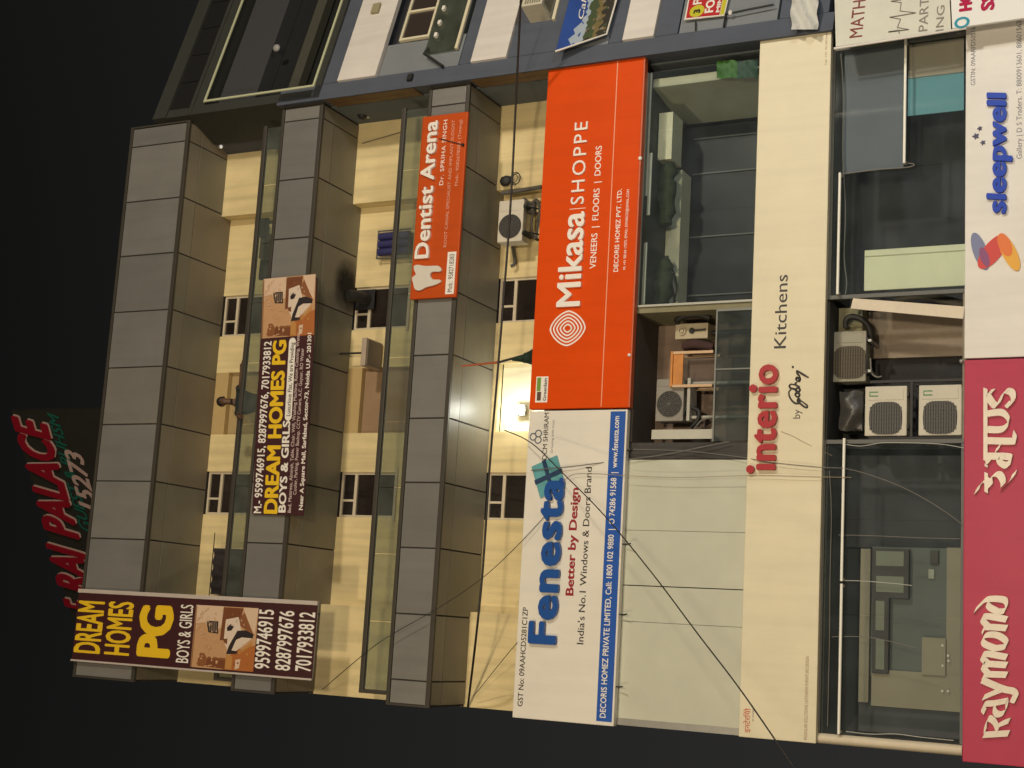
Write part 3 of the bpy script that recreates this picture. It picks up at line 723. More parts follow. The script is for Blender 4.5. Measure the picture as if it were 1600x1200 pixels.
L(s, m_dp if False else mat('faded_lettering', (.60, .48, .46), .6), 'Bed, Mattress, Almirah, Table, Chair, Wifi, Washing Machine, Room Cleaning, Water', (454.5, 801), (468.5, 520), (449.5, 801), Y, bold=.01, **K_)
L(s, MATS['faded_lettering'], 'Cooler, Parking, Power Backup, CCTV Camera, A.C. Geyser, RO Water', (463, 773), (475, 544), (458, 773), Y, bold=.01, **K_)
L(s, I_letter, 'Near A Square Mall, Sarfabad, Sector-73, Noida U.P.- 201301', (473, 797), (487, 520), (467, 797), Y, bold=.025, **K_)
q0, q1, q2 = at(409, 529, Y), at(412, 436, Y), at(491, 523, Y)
bedroom(s, lambda u, v: q0+(q1-q0)*u+(q2-q0)*v-Vector((0, .001, 0)))

# --- illuminated-style lettering board on the roof, turned towards the street corner
ang = math.radians(30); ex_ = Vector((math.cos(ang), -math.sin(ang), 0)); O_ = Vector((3.0, 5.0, 0)); nn = Vector((-math.sin(ang), -math.cos(ang), 0))
def roof(x, y, off=0):
    d = ray(x, y); o = O_+nn*off; C0 = Vector((0, -DIST, EYE)); t = (o-C0).dot(nn)/d.dot(nn); return C0+d*t
s = thing('rooftop_sign', 'dark rooftop sign board with slanted red white-edged letters and white digits', 'sign', (O_.x, O_.y, 20.3))
b0, b1 = roof(120, 985), roof(110, 640)
ztop = [roof(88, 960), roof(20, 642)]
bd = MB(); low = 22.2
f = [Vector((b0.x, b0.y, low)), Vector((b1.x, b1.y, low)), ztop[1]+Vector((0, 0, .05)), Vector((b0.x, b0.y, ztop[1].z+.05))]
f[3].z = ztop[1].z+.05
bd.hull(f, [p-nn*.12 for p in f])
obj('board', bd, mat('roof_board', (.016, .015, .011), .8, .2, 2), s)
lg = MB()
for k in (0.04, .5, .96):
    p = f[0]+(f[1]-f[0])*k-nn*.2
    lg.tube([(p.x, p.y, 20.28), (p.x, p.y, low+1.4)], .05, 8); lg.tube([(p.x-nn.x*1.2, p.y-nn.y*1.2, 20.28), (p.x, p.y, low+1.2)], .035, 6)
obj('support_frame', lg, M_steel, s)
m_red = mat('roof_letter_red', (.26, .004, .016), .5); m_edge = mat('roof_letter_edge', (.46, .33, .30), .5)
rp_ = dict(Y=0, shear=.42, plane=lambda x, y: roof(x, y, .02), bold=.035, tilt=False)
def rline(m, t, a, b, c, dx=0, off=.02, **k):
    kk = dict(rp_); kk['plane'] = lambda x, y: roof(x, y, off); kk.update(k); L(s, m, t, a, b, c, **kk)
for m, off, bold in ((m_red, .045, .045),):
    rline(m, 'PALACE', (121, 843), (72, 648), (72, 843), off=off, bold=bold, depth=.02, ref='H')
    rline(m, 'RAJ', (142, 930), (126, 850), (93, 930), off=off, bold=bold, depth=.02)
    rline(m, 'E', (150, 958), (145, 937), (106, 958), off=off, bold=bold, depth=.02)
for off in (.03,):
    for t_, a_, b_, c_ in (('PALACE', (123.3, 840.5), (74.3, 645.8), (74.3, 840.5)), ('RAJ', (144.3, 927.6), (128.3, 847.6), (95.3, 927.6)), ('E', (152.3, 955.6), (147.3, 934.6), (108.3, 955.6))):
        rline(m_edge, t_, a_, b_, c_, off=off, bold=.045, depth=.01)
rline(mat('roof_letter_green', (.006, .11, .08), .6), 'GUEST & BUHSM', (135, 830), (98, 644), (119, 830), bold=.015, depth=.01)
rline(m_edge, '15273', (143, 800), (136, 702), (118, 800), bold=.03, depth=.01)
# ------------------------------------------------------------------ air conditioners
M_ac = mat('ac_casing', (.62, .58, .48), .5, .08, 3)
M_acgrille = mat('ac_grille', (.10, .095, .085), .7)
M_acfan = mat('ac_fan', (.03, .03, .032), .6)
def air_con(label, c, w, h, d, casing=None, turn=0., fan='round', panel=.30, green=False, foot=True, rust=None):
    """outdoor unit, fan on the left of its front, service panel on the right; c is the middle of its foot"""
    t = thing('air_conditioner', label, 'air conditioner', c, 'outdoor air conditioning units')
    t.rotation_euler.z = turn
    x, y, z = c; cm_ = casing or M_ac
    b = MB().bbox(x-w/2, x+w/2, y-d/2, y+d/2, z+.03, z+h, .018)
    body = obj('casing', b, cm_, t)
    yf = y-d/2; fw = w*(1-panel); fx = x-w/2+fw/2+.01; fz = z+.03+(h-.03)/2; r = min(fw, h)*(.47 if fan == 'square' else .42)
    g = MB()
    if fan == 'square':
        q = r*1.02; o = []
        for k in range(24):
            a = 2*math.pi*k/24; co, si = math.cos(a), math.sin(a)
            o.append((fx+q*math.copysign(abs(co)**.62, co), fz+q*math.copysign(abs(si)**.62, si)))
        bs = MB().prism(o, yf-.004, yf-.0005); obj('fan_recess', bs, M_acfan, t)
        for k in range(13):
            zz_ = fz-q*.9+1.8*q*k/12; half = q*min(1, (max(0, 1-abs((zz_-fz)/q)**3.2))**(1/3.2)+.02)
            g.box(fx-half, fx+half, yf-.016, yf-.006, zz_-.011, zz_+.011)
        for k in range(-3, 4): g.box(fx+k*q*.26-.004, fx+k*q*.26+.004, yf-.020, yf-.0165, fz-q*.92*(1-abs(k)*.04), fz+q*.92*(1-abs(k)*.04))
    else:
        bs = MB().disc((fx, fz), r, yf-.004, yf-.0005, 32); obj('fan_recess', bs, M_acfan, t)
        for k in range(1, 8): g.disc((fx, fz), r*k/7, yf-.018, yf-.012, 32, hole=r*k/7-.008)
        for k in range(12):
            a = 2*math.pi*k/12; ca, sa = math.cos(a), math.sin(a)
            g.prism([(fx+ca*r*.12-sa*.004, fz+sa*r*.12+ca*.004), (fx+ca*r*.12+sa*.004, fz+sa*r*.12-ca*.004), (fx+ca*r+sa*.004, fz+sa*r-ca*.004), (fx+ca*r-sa*.004, fz+sa*r+ca*.004)], yf-.022, yf-.0185)
        g.disc((fx, fz), r*.14, yf-.026, yf-.0225, 16)
    obj('fan_grille', g, rust or M_acgrille, t)
    xp = x-w/2+fw+.03
    p = MB().bbox(xp, x+w/2-.03, yf-.008, yf-.0005, z+.08, z+h-.05, .004)
    obj('service_panel', p, cm_, t)
    if green:
        gb = MB()
        xm = (xp+x+w/2-.03)/2
        for a in (-1, 1): gb.box(xm+a*.03-.008, xm+a*.03+.008, yf-.012, yf-.0085, z+h-.20, z+h-.07)
        gb.box(xm-.022, xm+.022, yf-.012, yf-.0085, z+h-.082, z+h-.07)
        obj('green_badge', gb, mat('badge_green', (.01, .20, .06), .5), t)
    if foot:
        for a in (-.32, .32): obj('foot_rail', MB().box(x+w*a-.03, x+w*a+.03, y-d/2-.02, y+d/2+.02, z, z+.029), M_black, t)
    return t
def hose(name, label, pts, r, m, group=None):
    t = obj(name, MB().tube(curve([tuple(p) for p in pts], 5), r, 8), m); tag(t, label, name.replace('_', ' '), group); return t

# unit on a bracket outside the third floor
Y = 1.0; a, b = at(778, 377, Y), at(820, 311, Y); w = at(800, 312, Y).x-at(800, 377, Y).x; h = at(778, 345, Y).z-at(819, 345, Y).z
c = Vector(((at(800, 312, Y).x+at(800, 377, Y).x)/2, Y+.16, at(819, 345, Y).z))
ac = air_con('cream air conditioner on a wall bracket between the orange sign and the lowest balcony band', c, w, h, .30)
br = MB()
for s_ in (-.3, .3):
    br.box(c.x+s_*w-.02, c.x+s_*w+.02, c.y-.2, 1.549, c.z-.045, c.z-.001); br.tube([(c.x+s_*w, c.y-.15, c.z-.05), (c.x+s_*w, 1.54, c.z-.42)], .016, 6)
obj('bracket', br, M_black, ac)
p0 = at(778, 300, 1.2)
cl = MB(); q = [at(*p, 1.2) for p in ((820, 320), (832, 335), (836, 322), (830, 350), (838, 372), (842, 330), (845, 360))]
cl.tube(curve([tuple(p) for p in q], 4), .02, 6); q = [at(*p, 1.15) for p in ((818, 310), (830, 318), (838, 312), (845, 330))]; cl.tube(curve([tuple(p) for p in q], 4), .03, 6)
cl.cbox(at(832, 325, 1.2), .22, .10, .12)
tag(obj('pipe_tangle', cl, mat('insulated_pipe', (.09, .085, .075), .8)), 'tangle of grey insulated pipes right below the bracket air conditioner', 'pipes')
hose('drain_pipe', 'dark drain pipe hanging below the bracket air conditioner', [at(800, 382, 1.45), at(803, 398, 1.45), at(804, 412, 1.42), at(798, 416, 1.40)], .03, MATS['insulated_pipe'])
# dark valve box with a coil of cable on the right pier
v = thing('cable_reel', 'dark bundle with a coil of loose cable on the right hand pier', 'cable reel', at(800, 283, 1.2))
vb = MB(); p = at(790, 282, 1.16); vb.ball((p.x, p.y, p.z), .10, .07, .11, jit=.15); obj('bundle', vb, M_black, v)
vb = MB()
p = at(807, 279, 1.16)
for k, r in enumerate((.10, .12, .085)): vb.tube([(p.x+r*math.cos(t_*.42)*1.0, p.y-.01*k, p.z+r*.8*math.sin(t_*.42)+.02*k) for t_ in range(16)], .008, 5)
obj('coil', vb, M_wire, v)
# beam pipe run
hose('conduit', 'grey pipe running along the pier foot above the bracket air conditioner', [at(784, 302, 1.2), at(800, 300, 1.2), at(846, 292, 1.2)], .04, MATS['insulated_pipe'])

# niche units of the second floor
M_acg = mat('ac_casing_grey', (.27, .255, .22), .6, .12, 3)
Y = .45; h = at(1024, 636, Y).z-at(1070, 636, Y).z; c = Vector(((at(1040, 658, Y).x+at(1040, 592, Y).x)/2, Y+.16, at(1070, 636, Y).z))
w = at(1040, 592, Y).x-at(1040, 658, Y).x
ac = air_con('grey air conditioner with a big dark fan in the niche, left of the wooden stool', c, w, h, .30, M_acg, panel=.22)
st = MB(); st.box(c.x-w/2, c.x+w/2, Y-.02, Y+.3, c.z-.09, c.z-.04); st.tube([(c.x-w*.4, Y+.1, c.z-.09), (c.x-w*.4, Y+.1, 8.44)], .03, 6); st.tube([(c.x+w*.4, Y+.1, c.z-.09), (c.x+w*.4, Y+.1, 8.44)], .03, 6)
obj('stand', st, mat('pale_stand', (.42, .41, .36), .6), ac)
Y = .55; c = at(1106, 516, Y); h = at(1055, 516, Y).z-at(1106, 516, Y).z; w = at(1080, 504, Y).x-at(1080, 528, Y).x
ac2 = thing('air_conditioner', 'cream air conditioner seen end on, right of the wooden stool, black hose on it', 'air conditioner', (c.x, Y, c.z), 'outdoor air conditioning units')
obj('casing', MB().bbox(c.x-w/2, c.x+w/2, Y, Y+.5, c.z, c.z+h, .015), mat('ac_cream', (.50, .44, .31), .6, .12, 3), ac2)
vv = MB(); vv.disc((c.x, c.z+h*.78), .07, Y-.03, Y-.0005, 18, hole=.045); vv.disc((c.x, c.z+h*.78), .03, Y-.035, Y-.0005, 12)
obj('valve', vv, MATS['ac_cream'], ac2)
vv = MB(); vv.disc((c.x, c.z+h*.48), .05, Y-.02, Y-.0005, 14); vv.tube([(c.x, Y-.03, c.z+h*.5), (c.x+.01, Y-.03, c.z+.03)], .014, 6); obj('connector', vv, M_black, ac2)
st = MB(); st.tube([(c.x, Y+.2, 8.44), (c.x, Y+.2, c.z-.002)], .04, 6); obj('stand', st, M_black, ac2)
hose('hose', 'thick black hose looped over the end on air conditioner', [at(1110, 497, .5), at(1090, 492, .48), at(1070, 494, .48), at(1058, 500, .5), at(1060, 504, .56)], .05, M_black)
hose('bag', 'dark maroon cloth bundle lying between the stool and the end on air conditioner', [at(1070, 542, .6), at(1082, 538, .55), at(1098, 540, .58), at(1114, 544, .62)], .085, mat('maroon_cloth', (.06, .03, .028), .9, .2, 6))
# wooden stool
Y = .40; a = at(1048, 602, Y); b = at(1050, 552, Y); zt = (a.z+b.z)/2; zm = at(1067, 575, Y).z; zb_ = at(1114, 577, Y).z
s = thing('stool', 'orange brown wooden stool between two air conditioners in the niche', 'stool', ((a.x+b.x)/2, Y, zb_))
wd = mat('pine_wood', (.58, .23, .045), .5, .25, 5); wl = mat('pale_wood_edge', (.62, .42, .25), .5, .1, 4)
obj('apron', MB().bbox(a.x, b.x, Y, Y+.03, zm, zt-.03, .004), wd, s)
obj('seat', MB().bbox(a.x-.03, b.x+.03, Y-.03, Y+.38, zt-.029, zt+.01, .006), wd, s)
for xx, ty in ((a.x-.02, 0), (b.x+.0, 0), (a.x-.02, .33), (b.x, .33)):
    obj('leg', MB().bbox(xx-.02, xx+.025, Y+ty-.02, Y+ty+.025, zb_, zt-.03, .004), wl, s)
bx = MB(); c = at(1085, 580, .62); bx.bbox(c.x-.22, c.x+.22, .62, .9, 8.45, c.z+.12, .02)
tag(obj('carton', bx, mat('brown_carton', (.13, .095, .075), .85, .1, 4)), 'dull brown carton standing underneath the wooden stool', 'carton')
bx = MB(); xa, xb = at(1060, 686, .28).x, at(1060, 671, .28).x; bx.bbox(xa, xb, .28, .33, at(1113, 678, .28).z, at(1018, 678, .28).z, .004)
tag(obj('plank', bx, mat('white_plank', (.50, .49, .42), .6, .1, 3)), 'white upright plank at the left edge of the niche beside the dark pillar', 'plank')
hose('hose', 'black hose arching beside the grey air conditioner stand', [at(1080, 668, .5), at(1090, 656, .48), at(1092, 643, .48), at(1082, 637, .5)], .035, M_black)
hose('cable', 'thin grey cable bowing out at the niche left corner', [at(1085, 670, .45), at(1096, 657, .45), at(1114, 652, .45)], .012, M_wirelt)

# glazed bay: green nets, tube lights, power socket cables, bright green sheet
gn = mat('green_net', (.045, .060, .032), .95, .3, 14, .5, 40)
for (ya, yb, xc, rr), l in (((258, 352, 1034, .15), 'long roll of dark green net behind the bay glass, beside the pale beam'), ((408, 476, 1027, .15), 'short roll of dark green net behind the bay glass, next to the niche')):
    p, q = at(xc, yb, .85), at(xc, ya, .85); n = 9; z_ = 10.40-rr
    tag(obj('net_roll', MB().tube([(p.x+(q.x-p.x)*i/n, .85, z_+.03*math.sin(i*2.1)) for i in range(n+1)], [rr*(.7+.3*math.sin(math.pi*(i+.6)/(n+1.2)))+.02*math.sin(i*3.3) for i in range(n+1)], 14), gn), l, 'net', 'rolls of green net in the glazed bay')
for (xa, ya, xb, yb), l in (((1011, 306, 1017, 115), 'longest white tube light just under the orange sign, at the right end'), ((1013.5, 336, 1019, 239), 'middle white tube light behind the bay glass above the long net roll'), ((1004.5, 476, 1012, 379), 'white tube light behind the bay glass nearest the niche')):
    p, q = at(xa, ya, .25), at(xb, yb, .25); z_ = (p.z+q.z)/2
    t = thing('tube_light', l, 'tube light', ((p.x+q.x)/2, .25, z_), 'tube lights in the building')
    obj('tube', MB().tube([(p.x, .25, z_), (q.x, .25, z_)], .018, 10), mat('unlit_tube', (.50, .52, .46), .4), t)
    obj('batten', MB().bbox(p.x, q.x, .255, .295, z_+.019, z_+.05, .004), mat('batten_grey', (.38, .39, .35), .5), t)
sk = thing('power_socket', 'dark power socket with two hanging cables on the bay beam', 'socket', at(1040, 405, 1.28))
p = at(1040, 405, 1.28); obj('box', MB().bbox(p.x-.06, p.x+.06, 1.27, 1.299, p.z-.05, p.z+.05, .006), mat('socket_grey', (.08, .08, .06), .6), sk)
for q in ([(1043, 408), (1047, 430), (1052, 455), (1055, 472)], [(1045, 406), (1054, 430), (1058, 450), (1053, 470)]):
    obj('cable', MB().tube(curve([tuple(at(*k, 1.26)) for k in q], 4), .014, 6), mat('cable_olive', (.10, .085, .06), .7), sk)
gs = MB(); pts = []
for i in range(9):
    for j in range(7):
        p = at(1120+8*i, 122-4.6*j+(1.2*math.sin(i*1.7)), .24+.05*math.sin(i*1.9+j*.9)); pts.append(tuple(p))
gs.add(pts, [[i*7+j, i*7+j+1, (i+1)*7+j+1, (i+1)*7+j] for i in range(8) for j in range(6)], 0, True)
gs.m = [0 if (k//6) < 4 else 1 for k in range(len(gs.f))]
tag(obj('green_sheet', gs, [mat('bright_green_sheet', (.06, .20, .025), .6, .4, 1.6), mat('dark_green_sheet', (.025, .085, .045), .6, .4, 1.6)]), 'bright green plastic sheet bunched behind the bay glass at its right end', 'plastic sheet')

# first floor niche
M_acd = mat('ac_casing_dusty', (.30, .29, .23), .6, .12, 3)
Y = .42; h = at(1302, 556, Y).z-at(1356, 556, Y).z; w = at(1330, 517, Y).x-at(1330, 596, Y).x; c = Vector(((at(1330, 517, Y).x+at(1330, 596, Y).x)/2, Y+.16, at(1356, 556, Y).z))
ac = air_con('dusty air conditioner with a brown fan grille hung below the cream sign', c, w, h, .30, M_acd, panel=.27, fan='square', rust=mat('rusty_grille', (.115, .095, .065), .8))
bx = MB()
for s_ in (-.3, .3): bx.box(c.x+s_*w-.02, c.x+s_*w+.02, Y, 1.11, c.z-.05, c.z-.001)
obj('bracket', bx, M_steel, ac)
hose('hose', 'black hose arching over the dusty air conditioner', [at(1322, 512, .5), at(1322, 500, .45), at(1332, 495, .45), at(1346, 499, .45), at(1358, 512, .5), at(1362, 535, .6)], .045, M_black)
hose('cable', 'grey cable curling below the dusty air conditioner', [at(1360, 560, .5), at(1362, 582, .48), at(1370, 589, .48), at(1378, 588, .48)], .014, M_wirelt)
M_acw = mat('ac_casing_white', (.56, .53, .44), .5, .08, 3)
for (xa, xb), l in (((1351, 1420), 'upper of two cream air conditioners stacked in the first floor niche, green badge'), ((1435, 1506), 'lower of two cream air conditioners stacked in the first floor niche, green badge')):
    Y = .22; zt, zb_ = at(xa, 640, Y).z, at(xb, 640, Y).z; w = at(1385, 603, Y).x-at(1385, 681, Y).x; xc = (at(1385, 603, Y).x+at(1385, 681, Y).x)/2
    air_con(l, Vector((xc, Y+.17, zb_)), w, zt-zb_, .32, M_acw, fan='square', panel=.32, green=True, rust=mat('ac_fin_dark', (.085, .083, .078), .6))
rk = thing('rack', 'dark steel rack carrying the two stacked cream air conditioners', 'rack', (3.6, .3, 5.23))
xa, xb = at(1385, 684, .3).x-.02, at(1385, 600, .3).x+.02
r = MB()
for xx in (xa, xb):
    r.bbox(xx-.02, xx+.02, .2, .24, 5.23, 6.6, .003); r.bbox(xx-.02, xx+.02, .62, .66, 5.23, 6.6, .003)
obj('upright', r, M_black, rk)
r = MB()
for zq in (at(1421, 640, .22).z-.03, at(1507, 640, .22).z-.03):
    for yq in (.205, .62): r.bbox(xa, xb, yq, yq+.03, zq-.02, zq+.02, .003)
obj('shelf_bar', r, M_black, rk)
# covered box left over the stacked units
Y = .35; xa, xb = at(1330, 678, Y).x, at(1330, 606, Y).x; zt, zb_ = at(1312, 640, Y).z, at(1348, 640, Y).z
t = thing('covered_box', 'dark plastic wrapped box above the stacked air conditioners', 'box', ((xa+xb)/2, Y, zb_))
pl = MB(); n = 10; m_ = 6; vs = []
for j in range(m_+1):
    for i in range(n+1):
        u, v = i/n, j/m_; bul = math.sin(math.pi*u)*math.sin(math.pi*v)
        vs.append((xa+(xb-xa)*(u*.84+.08)+.02*math.sin(v*7), Y-.10*bul+.03*math.sin(u*9+v*5), zb_+(zt-zb_)*v+.015*math.sin(u*8)))
pl.add(vs, [[j*(n+1)+i, j*(n+1)+i+1, (j+1)*(n+1)+i+1, (j+1)*(n+1)+i] for j in range(m_) for i in range(n)], 0, True)
obj('cover', pl, mat('dark_plastic', (.05, .048, .045), .38, .3, 6), t)
obj('box', MB().bbox(xa+.05, xb-.05, Y+.06, Y+.4, zb_, zt, .02), M_black, t)
# leaning plank and the cream board in the right shop window
Y = .08; f = [at(*p, Y) for p in ((1505, 498), (1507, 479), (1333, 466), (1329, 482))]
tag(obj('leaning_plank', MB().hull(f, [p+Vector((0, .04, 0)) for p in f]), mat('raw_white_plank', (.70, .62, .50), .7, .1, 3)), 'long off white plank leaning in the niche beside the right shop window', 'plank')
hose('pipe', 'fat grey pipe leaning behind the off white plank', [at(1505, 476, .7), at(1440, 462, .8), at(1400, 470, .9)], .07, mat('grey_pipe', (.10, .10, .09), .6))
Y = .16; xa, xb = at(1430, 450, Y).x, at(1430, 386, Y).x; zt = at(1350.5, 420, Y).z
t = thing('display_board', 'tall cream board standing inside the right shop window', 'board', ((xa+xb)/2, Y, 5.2))
obj('board', MB().bbox(xa, xb, Y, Y+.04, 5.0, zt, .006), mat('cream_display', (.84, .82, .58), .5, .06, 1.5), t)
obj('edge_strip', MB().bbox(xb-.11, xb-.095, Y-.008, Y-.0005, 5.0, zt-.01, .002), mat('display_edge', (.45, .44, .28), .5), t)
# long white tube lights along the first floor glass
def long_tube(ya, yb, px, l, Y=-.0, vertical=False):
    p, q = at(px[0], ya, Y), at(px[1], yb, Y); z_ = (p.z+q.z)/2
    t = thing('tube_light', l, 'tube light', ((p.x+q.x)/2, Y, z_), 'tube lights in the building')
    obj('tube', MB().tube([(p.x, Y, z_), (q.x, Y, z_)], .022, 10), M_batten, t)
    b = MB()
    for x_ in (p.x+.03, q.x-.03): b.bbox(x_-.02, x_+.02, Y+.0, Y+.10, z_-.02, z_+.02, .004)
    obj('end_cap', b, M_frame, t)
long_tube(1147, 912, (1310.5, 1315), 'long white tube light below the cream sign at the far left end of the building')
long_tube(908, 685, (1315, 1319), 'long white tube light below the cream sign, ending at the stacked air conditioners')
long_tube(460, 270, (1307, 1314), 'white tube light below the cream sign over the cream display board')
long_tube(255, 62, (1412, 1416), 'white tube light crossing the right shop window between the grey blind and the teal blind')
# blinds in the right window
def blind(name, l, pa, pb, Y, m, t=.02):
    a, b = at(*pa, Y), at(*pb, Y); o = obj(name, MB().bbox(a.x, b.x, Y, Y+t, min(a.z, b.z), max(a.z, b.z), .003), m); tag(o, l, 'blind', 'blinds behind the right shop window'); return o
blind('window_blind', 'large plain grey blind in the upper right of the right shop window', (1412, 262), (1320, 78), .2, mat('grey_blind', (.17, .18, .21), .8, .06, 1.5))
blind('window_blind', 'brown blind at the right end of the right shop window, over the teal one', (1506, 112), (1420, 70), .24, mat('brown_blind', (.46, .385, .30), .8, .06, 2))
blind('window_blind', 'teal blind in the right shop window beside the brown one', (1506, 172), (1419, 116), .26, mat('teal_blind', (.15, .36, .42), .7, .06, 2))
# kitchen display in the left window
Y = .85
kt = thing('kitchen_display', 'tan framed kitchen wall with dark cabinets behind the left shop window', 'kitchen display', (at(1420, 960, Y).x, Y, 5.2))
def kz(x, y): return (1300+x*210/720, 840+y*350/1200)
mt = mat('display_tan', (.36, .31, .225), .7, .08, 2); md = mat('cabinet_dark', (.035, .026, .026), .5, .1, 3); mg = mat('cabinet_glass', (.20, .215, .155), .4, .08, 2); mw = mat('splashback_grey', (.145, .16, .145), .7, .08, 2)
def kr(name, x0, y0, x1, y1, dy, m, th=.03, parent=None):
    a, b = at(*kz(x0, y1), Y-dy), at(*kz(x1, y0), Y-dy); return obj(name, MB().bbox(a.x, b.x, Y-dy, Y-dy+th, b.z, a.z, .004), m, parent or kt)
kr('splashback', 205, 60, 690, 740, 0, mw)
kr('frame_top', 140, 60, 207, 880, .06, mt, .08); kr('frame_side', 208, 735, 690, 900, .06, mt, .08); kr('frame_foot', 610, 55, 690, 734, .06, mt, .08); kr('base_cabinet', 480, 540, 609, 734, .10, mt, .12)
u = kr('wall_cabinet', 212, 62, 412, 320, .12, md, .12)
for y0, y1 in ((75, 150), (210, 290)): kr('glass_door', 235, y0, 385, y1, .13, mg, .008, u)
u = kr('wall_cabinet', 212, 322, 305, 725, .12, md, .12)
for y0, y1 in ((340, 495), (545, 705)): kr('glass_door', 232, y0, 282, y1, .13, mg, .008, u)
kr('socket_plate', 516, 170, 548, 220, .03, mat('plate_white', (.4, .4, .34), .5), .02)
kr('cooker_hood', 525, 70, 570, 140, .05, md, .05)
dc = MB()
for x_, y_ in ((592, 578), (622, 632), (592, 686), (592, 822), (622, 822), (625, 660)):
    p = at(*kz(x_, y_), Y-.10); dc.disc((p.x, p.z), .018, Y-.108, Y-.1005, 10)
obj('knob', dc, mat('steel_knob', (.75, .75, .68), .3), kt)
kr('end_panel', 140, 905, 690, 1035, -.02, mat('end_panel_slate', (.075, .075, .08), .7, .1, 2))
ms = MB(); p, q = at(1360, 800, .9), at(1500, 800, .9)
kr('back_panel', 70, -440, 690, 50, -.25, mat('slate_wall', (.06, .06, .065), .8, .15, 1.5))
# ------------------------------------------------------------------ things on the balconies
# black exhaust fan hood in the window opening of the middle storey
Y = 1.2; p = at(556, 462, Y)
ex = thing('exhaust_hood', 'black exhaust hood with soot above it, over the right window of the middle storey', 'exhaust hood', (p.x, Y, p.z))
obj('duct', MB().tube([(p.x, 1.56, 16.62), (p.x, 1.2, 16.66), (p.x-.02, 1.08, 16.74)], [.12, .11, .12], 16), M_black, ex)
obj('wall_plate', MB().bbox(p.x-.2, p.x+.2, 1.535, 1.56, 16.44, 16.86, .01), mat('navy_plate', (.008, .008, .012), .7), ex)
# beige box under the middle soffit
Y = .95; xa, xb = at(575, 571, Y).x, at(575, 527, Y).x
bx = thing('wall_box', 'beige grey box hung from a short pipe between window and door of the middle storey', 'box', ((xa+xb)/2, Y, 16.4))
zt, zb_ = at(564, 550, Y).z, at(571.5, 550, Y).z
obj('casing', MB().bbox(xa, xb, Y, 1.50, zb_, zt, .02), mat('box_beige', (.42, .34, .27), .6, .1, 4), bx)
obj('underside', MB().bbox(xa+.03, xb-.03, Y+.05, 1.49, zb_-.012, zb_-.0005, .003), mat('box_under', (.20, .17, .14), .7), bx)
obj('pipe', MB().tube([(xa+.3, 1.2, zt), (xa+.3, 1.2, 16.90)], .02, 8), M_black, bx)
obj('bracket', MB().bbox(xa+.1, xb-.1, 1.501, 1.549, zt-.08, zt+.02, .005), M_steel, bx)
# blue ribbed bundle hung on the wall
Y = 1.40; xa, xb = at(600, 400, Y).x, at(600, 364, Y).x; zt, zb_ = at(590, 380, Y).z, at(640, 380, Y).z
bb = thing('blue_rack', 'dark blue ribbed bundle in a thin frame beside the dentist sign, behind the glass rail', 'blue bundle', ((xa+xb)/2, Y, zb_))
r = MB(); k = 3; wv = (xb-xa)/k
for i in range(k): r.tube([(xa+wv*(i+.5), Y, zb_), (xa+wv*(i+.5), Y-.02, (zb_+zt)/2), (xa+wv*(i+.5), Y, zt-.05)], wv*.5, 14)
obj('ribs', r, mat('navy_cloth', (.035, .035, .14), .5, .2, 8), bb)
r = MB(); r.tube([(xa-.04, Y, zb_), (xa-.04, Y, zt), (xb+.04, Y, zt), (xb+.04, Y, zb_)], .018, 6); r.tube([(xa-.04, Y-.05, zt-.04), (xb+.04, Y-.05, zt-.04)], .015, 6); obj('frame', r, MATS['dull_mullion'], bb)
# seat with two dark pads behind the top railing
Y = .45
zt = at(404, 370, Y).z; s = thing('bench', 'dark brown bench back with two black pads behind the top glass railing', 'bench', (at(410, 385, Y).x, Y, 17.1))
def padrect(x0, x1, y0, y1, Yp, t, m, name, par):
    a, b = at(x1, y1, Yp), at(x0, y0, Yp); return obj(name, MB().bbox(a.x, b.x, Yp, Yp+t, a.z, b.z, .02), m, par)
padrect(407, 424, 366, 402, Y, .06, mat('bench_brown', (.09, .065, .05), .7, .1, 3), 'backrest', s)
padrect(404.5, 416, 341, 369, Y-.05, .08, M_black, 'pad', s); padrect(406, 417, 405, 436, Y-.05, .08, M_black, 'pad', s)
padrect(413, 421, 355, 366, Y+.02, .03, mat('bench_edge', (.36, .34, .24), .6), 'edge_board', s); padrect(408, 420, 401, 408, Y+.02, .03, MATS['bench_edge'], 'edge_board', s)
lg = MB(); a, b = at(420, 400, Y), at(420, 345, Y)
for x_ in (a.x, b.x): lg.bbox(x_-.03, x_+.03, Y+.07, Y+.12, 17.1, zt-.05, .004)
obj('leg', lg, MATS['bench_brown'], s)
# dark blanket
Y = 1.2; xa, xb = at(345, 929, Y).x, at(350, 857, Y).x; zt = at(331.5, 893, Y).z
q = MB(); n = 18; vs = []
for j, z_ in enumerate((zt, zt-.5, zt-1.0, zt-1.5)):
    for i in range(n+1): vs.append((xa+(xb-xa)*i/n, Y+.05*math.sin(i*1.35+j*.5)*(.4+.3*j), z_))
q.add(vs, [[j*(n+1)+i, j*(n+1)+i+1, (j+1)*(n+1)+i+1, (j+1)*(n+1)+i] for j in range(3) for i in range(n)], 0, True)
bl = thing('blanket', 'dark blanket hung on a line beside the left pier of the top balcony', 'blanket', ((xa+xb)/2, Y, zt-1.5))
obj('cloth', q, mat('blanket_dark', (.032, .026, .028), .9, .4, 6), bl)
obj('line', MB().tube([(xa-.3, Y, zt+.02), (xb+.3, Y, zt+.02)], .01, 6), M_wire, bl)

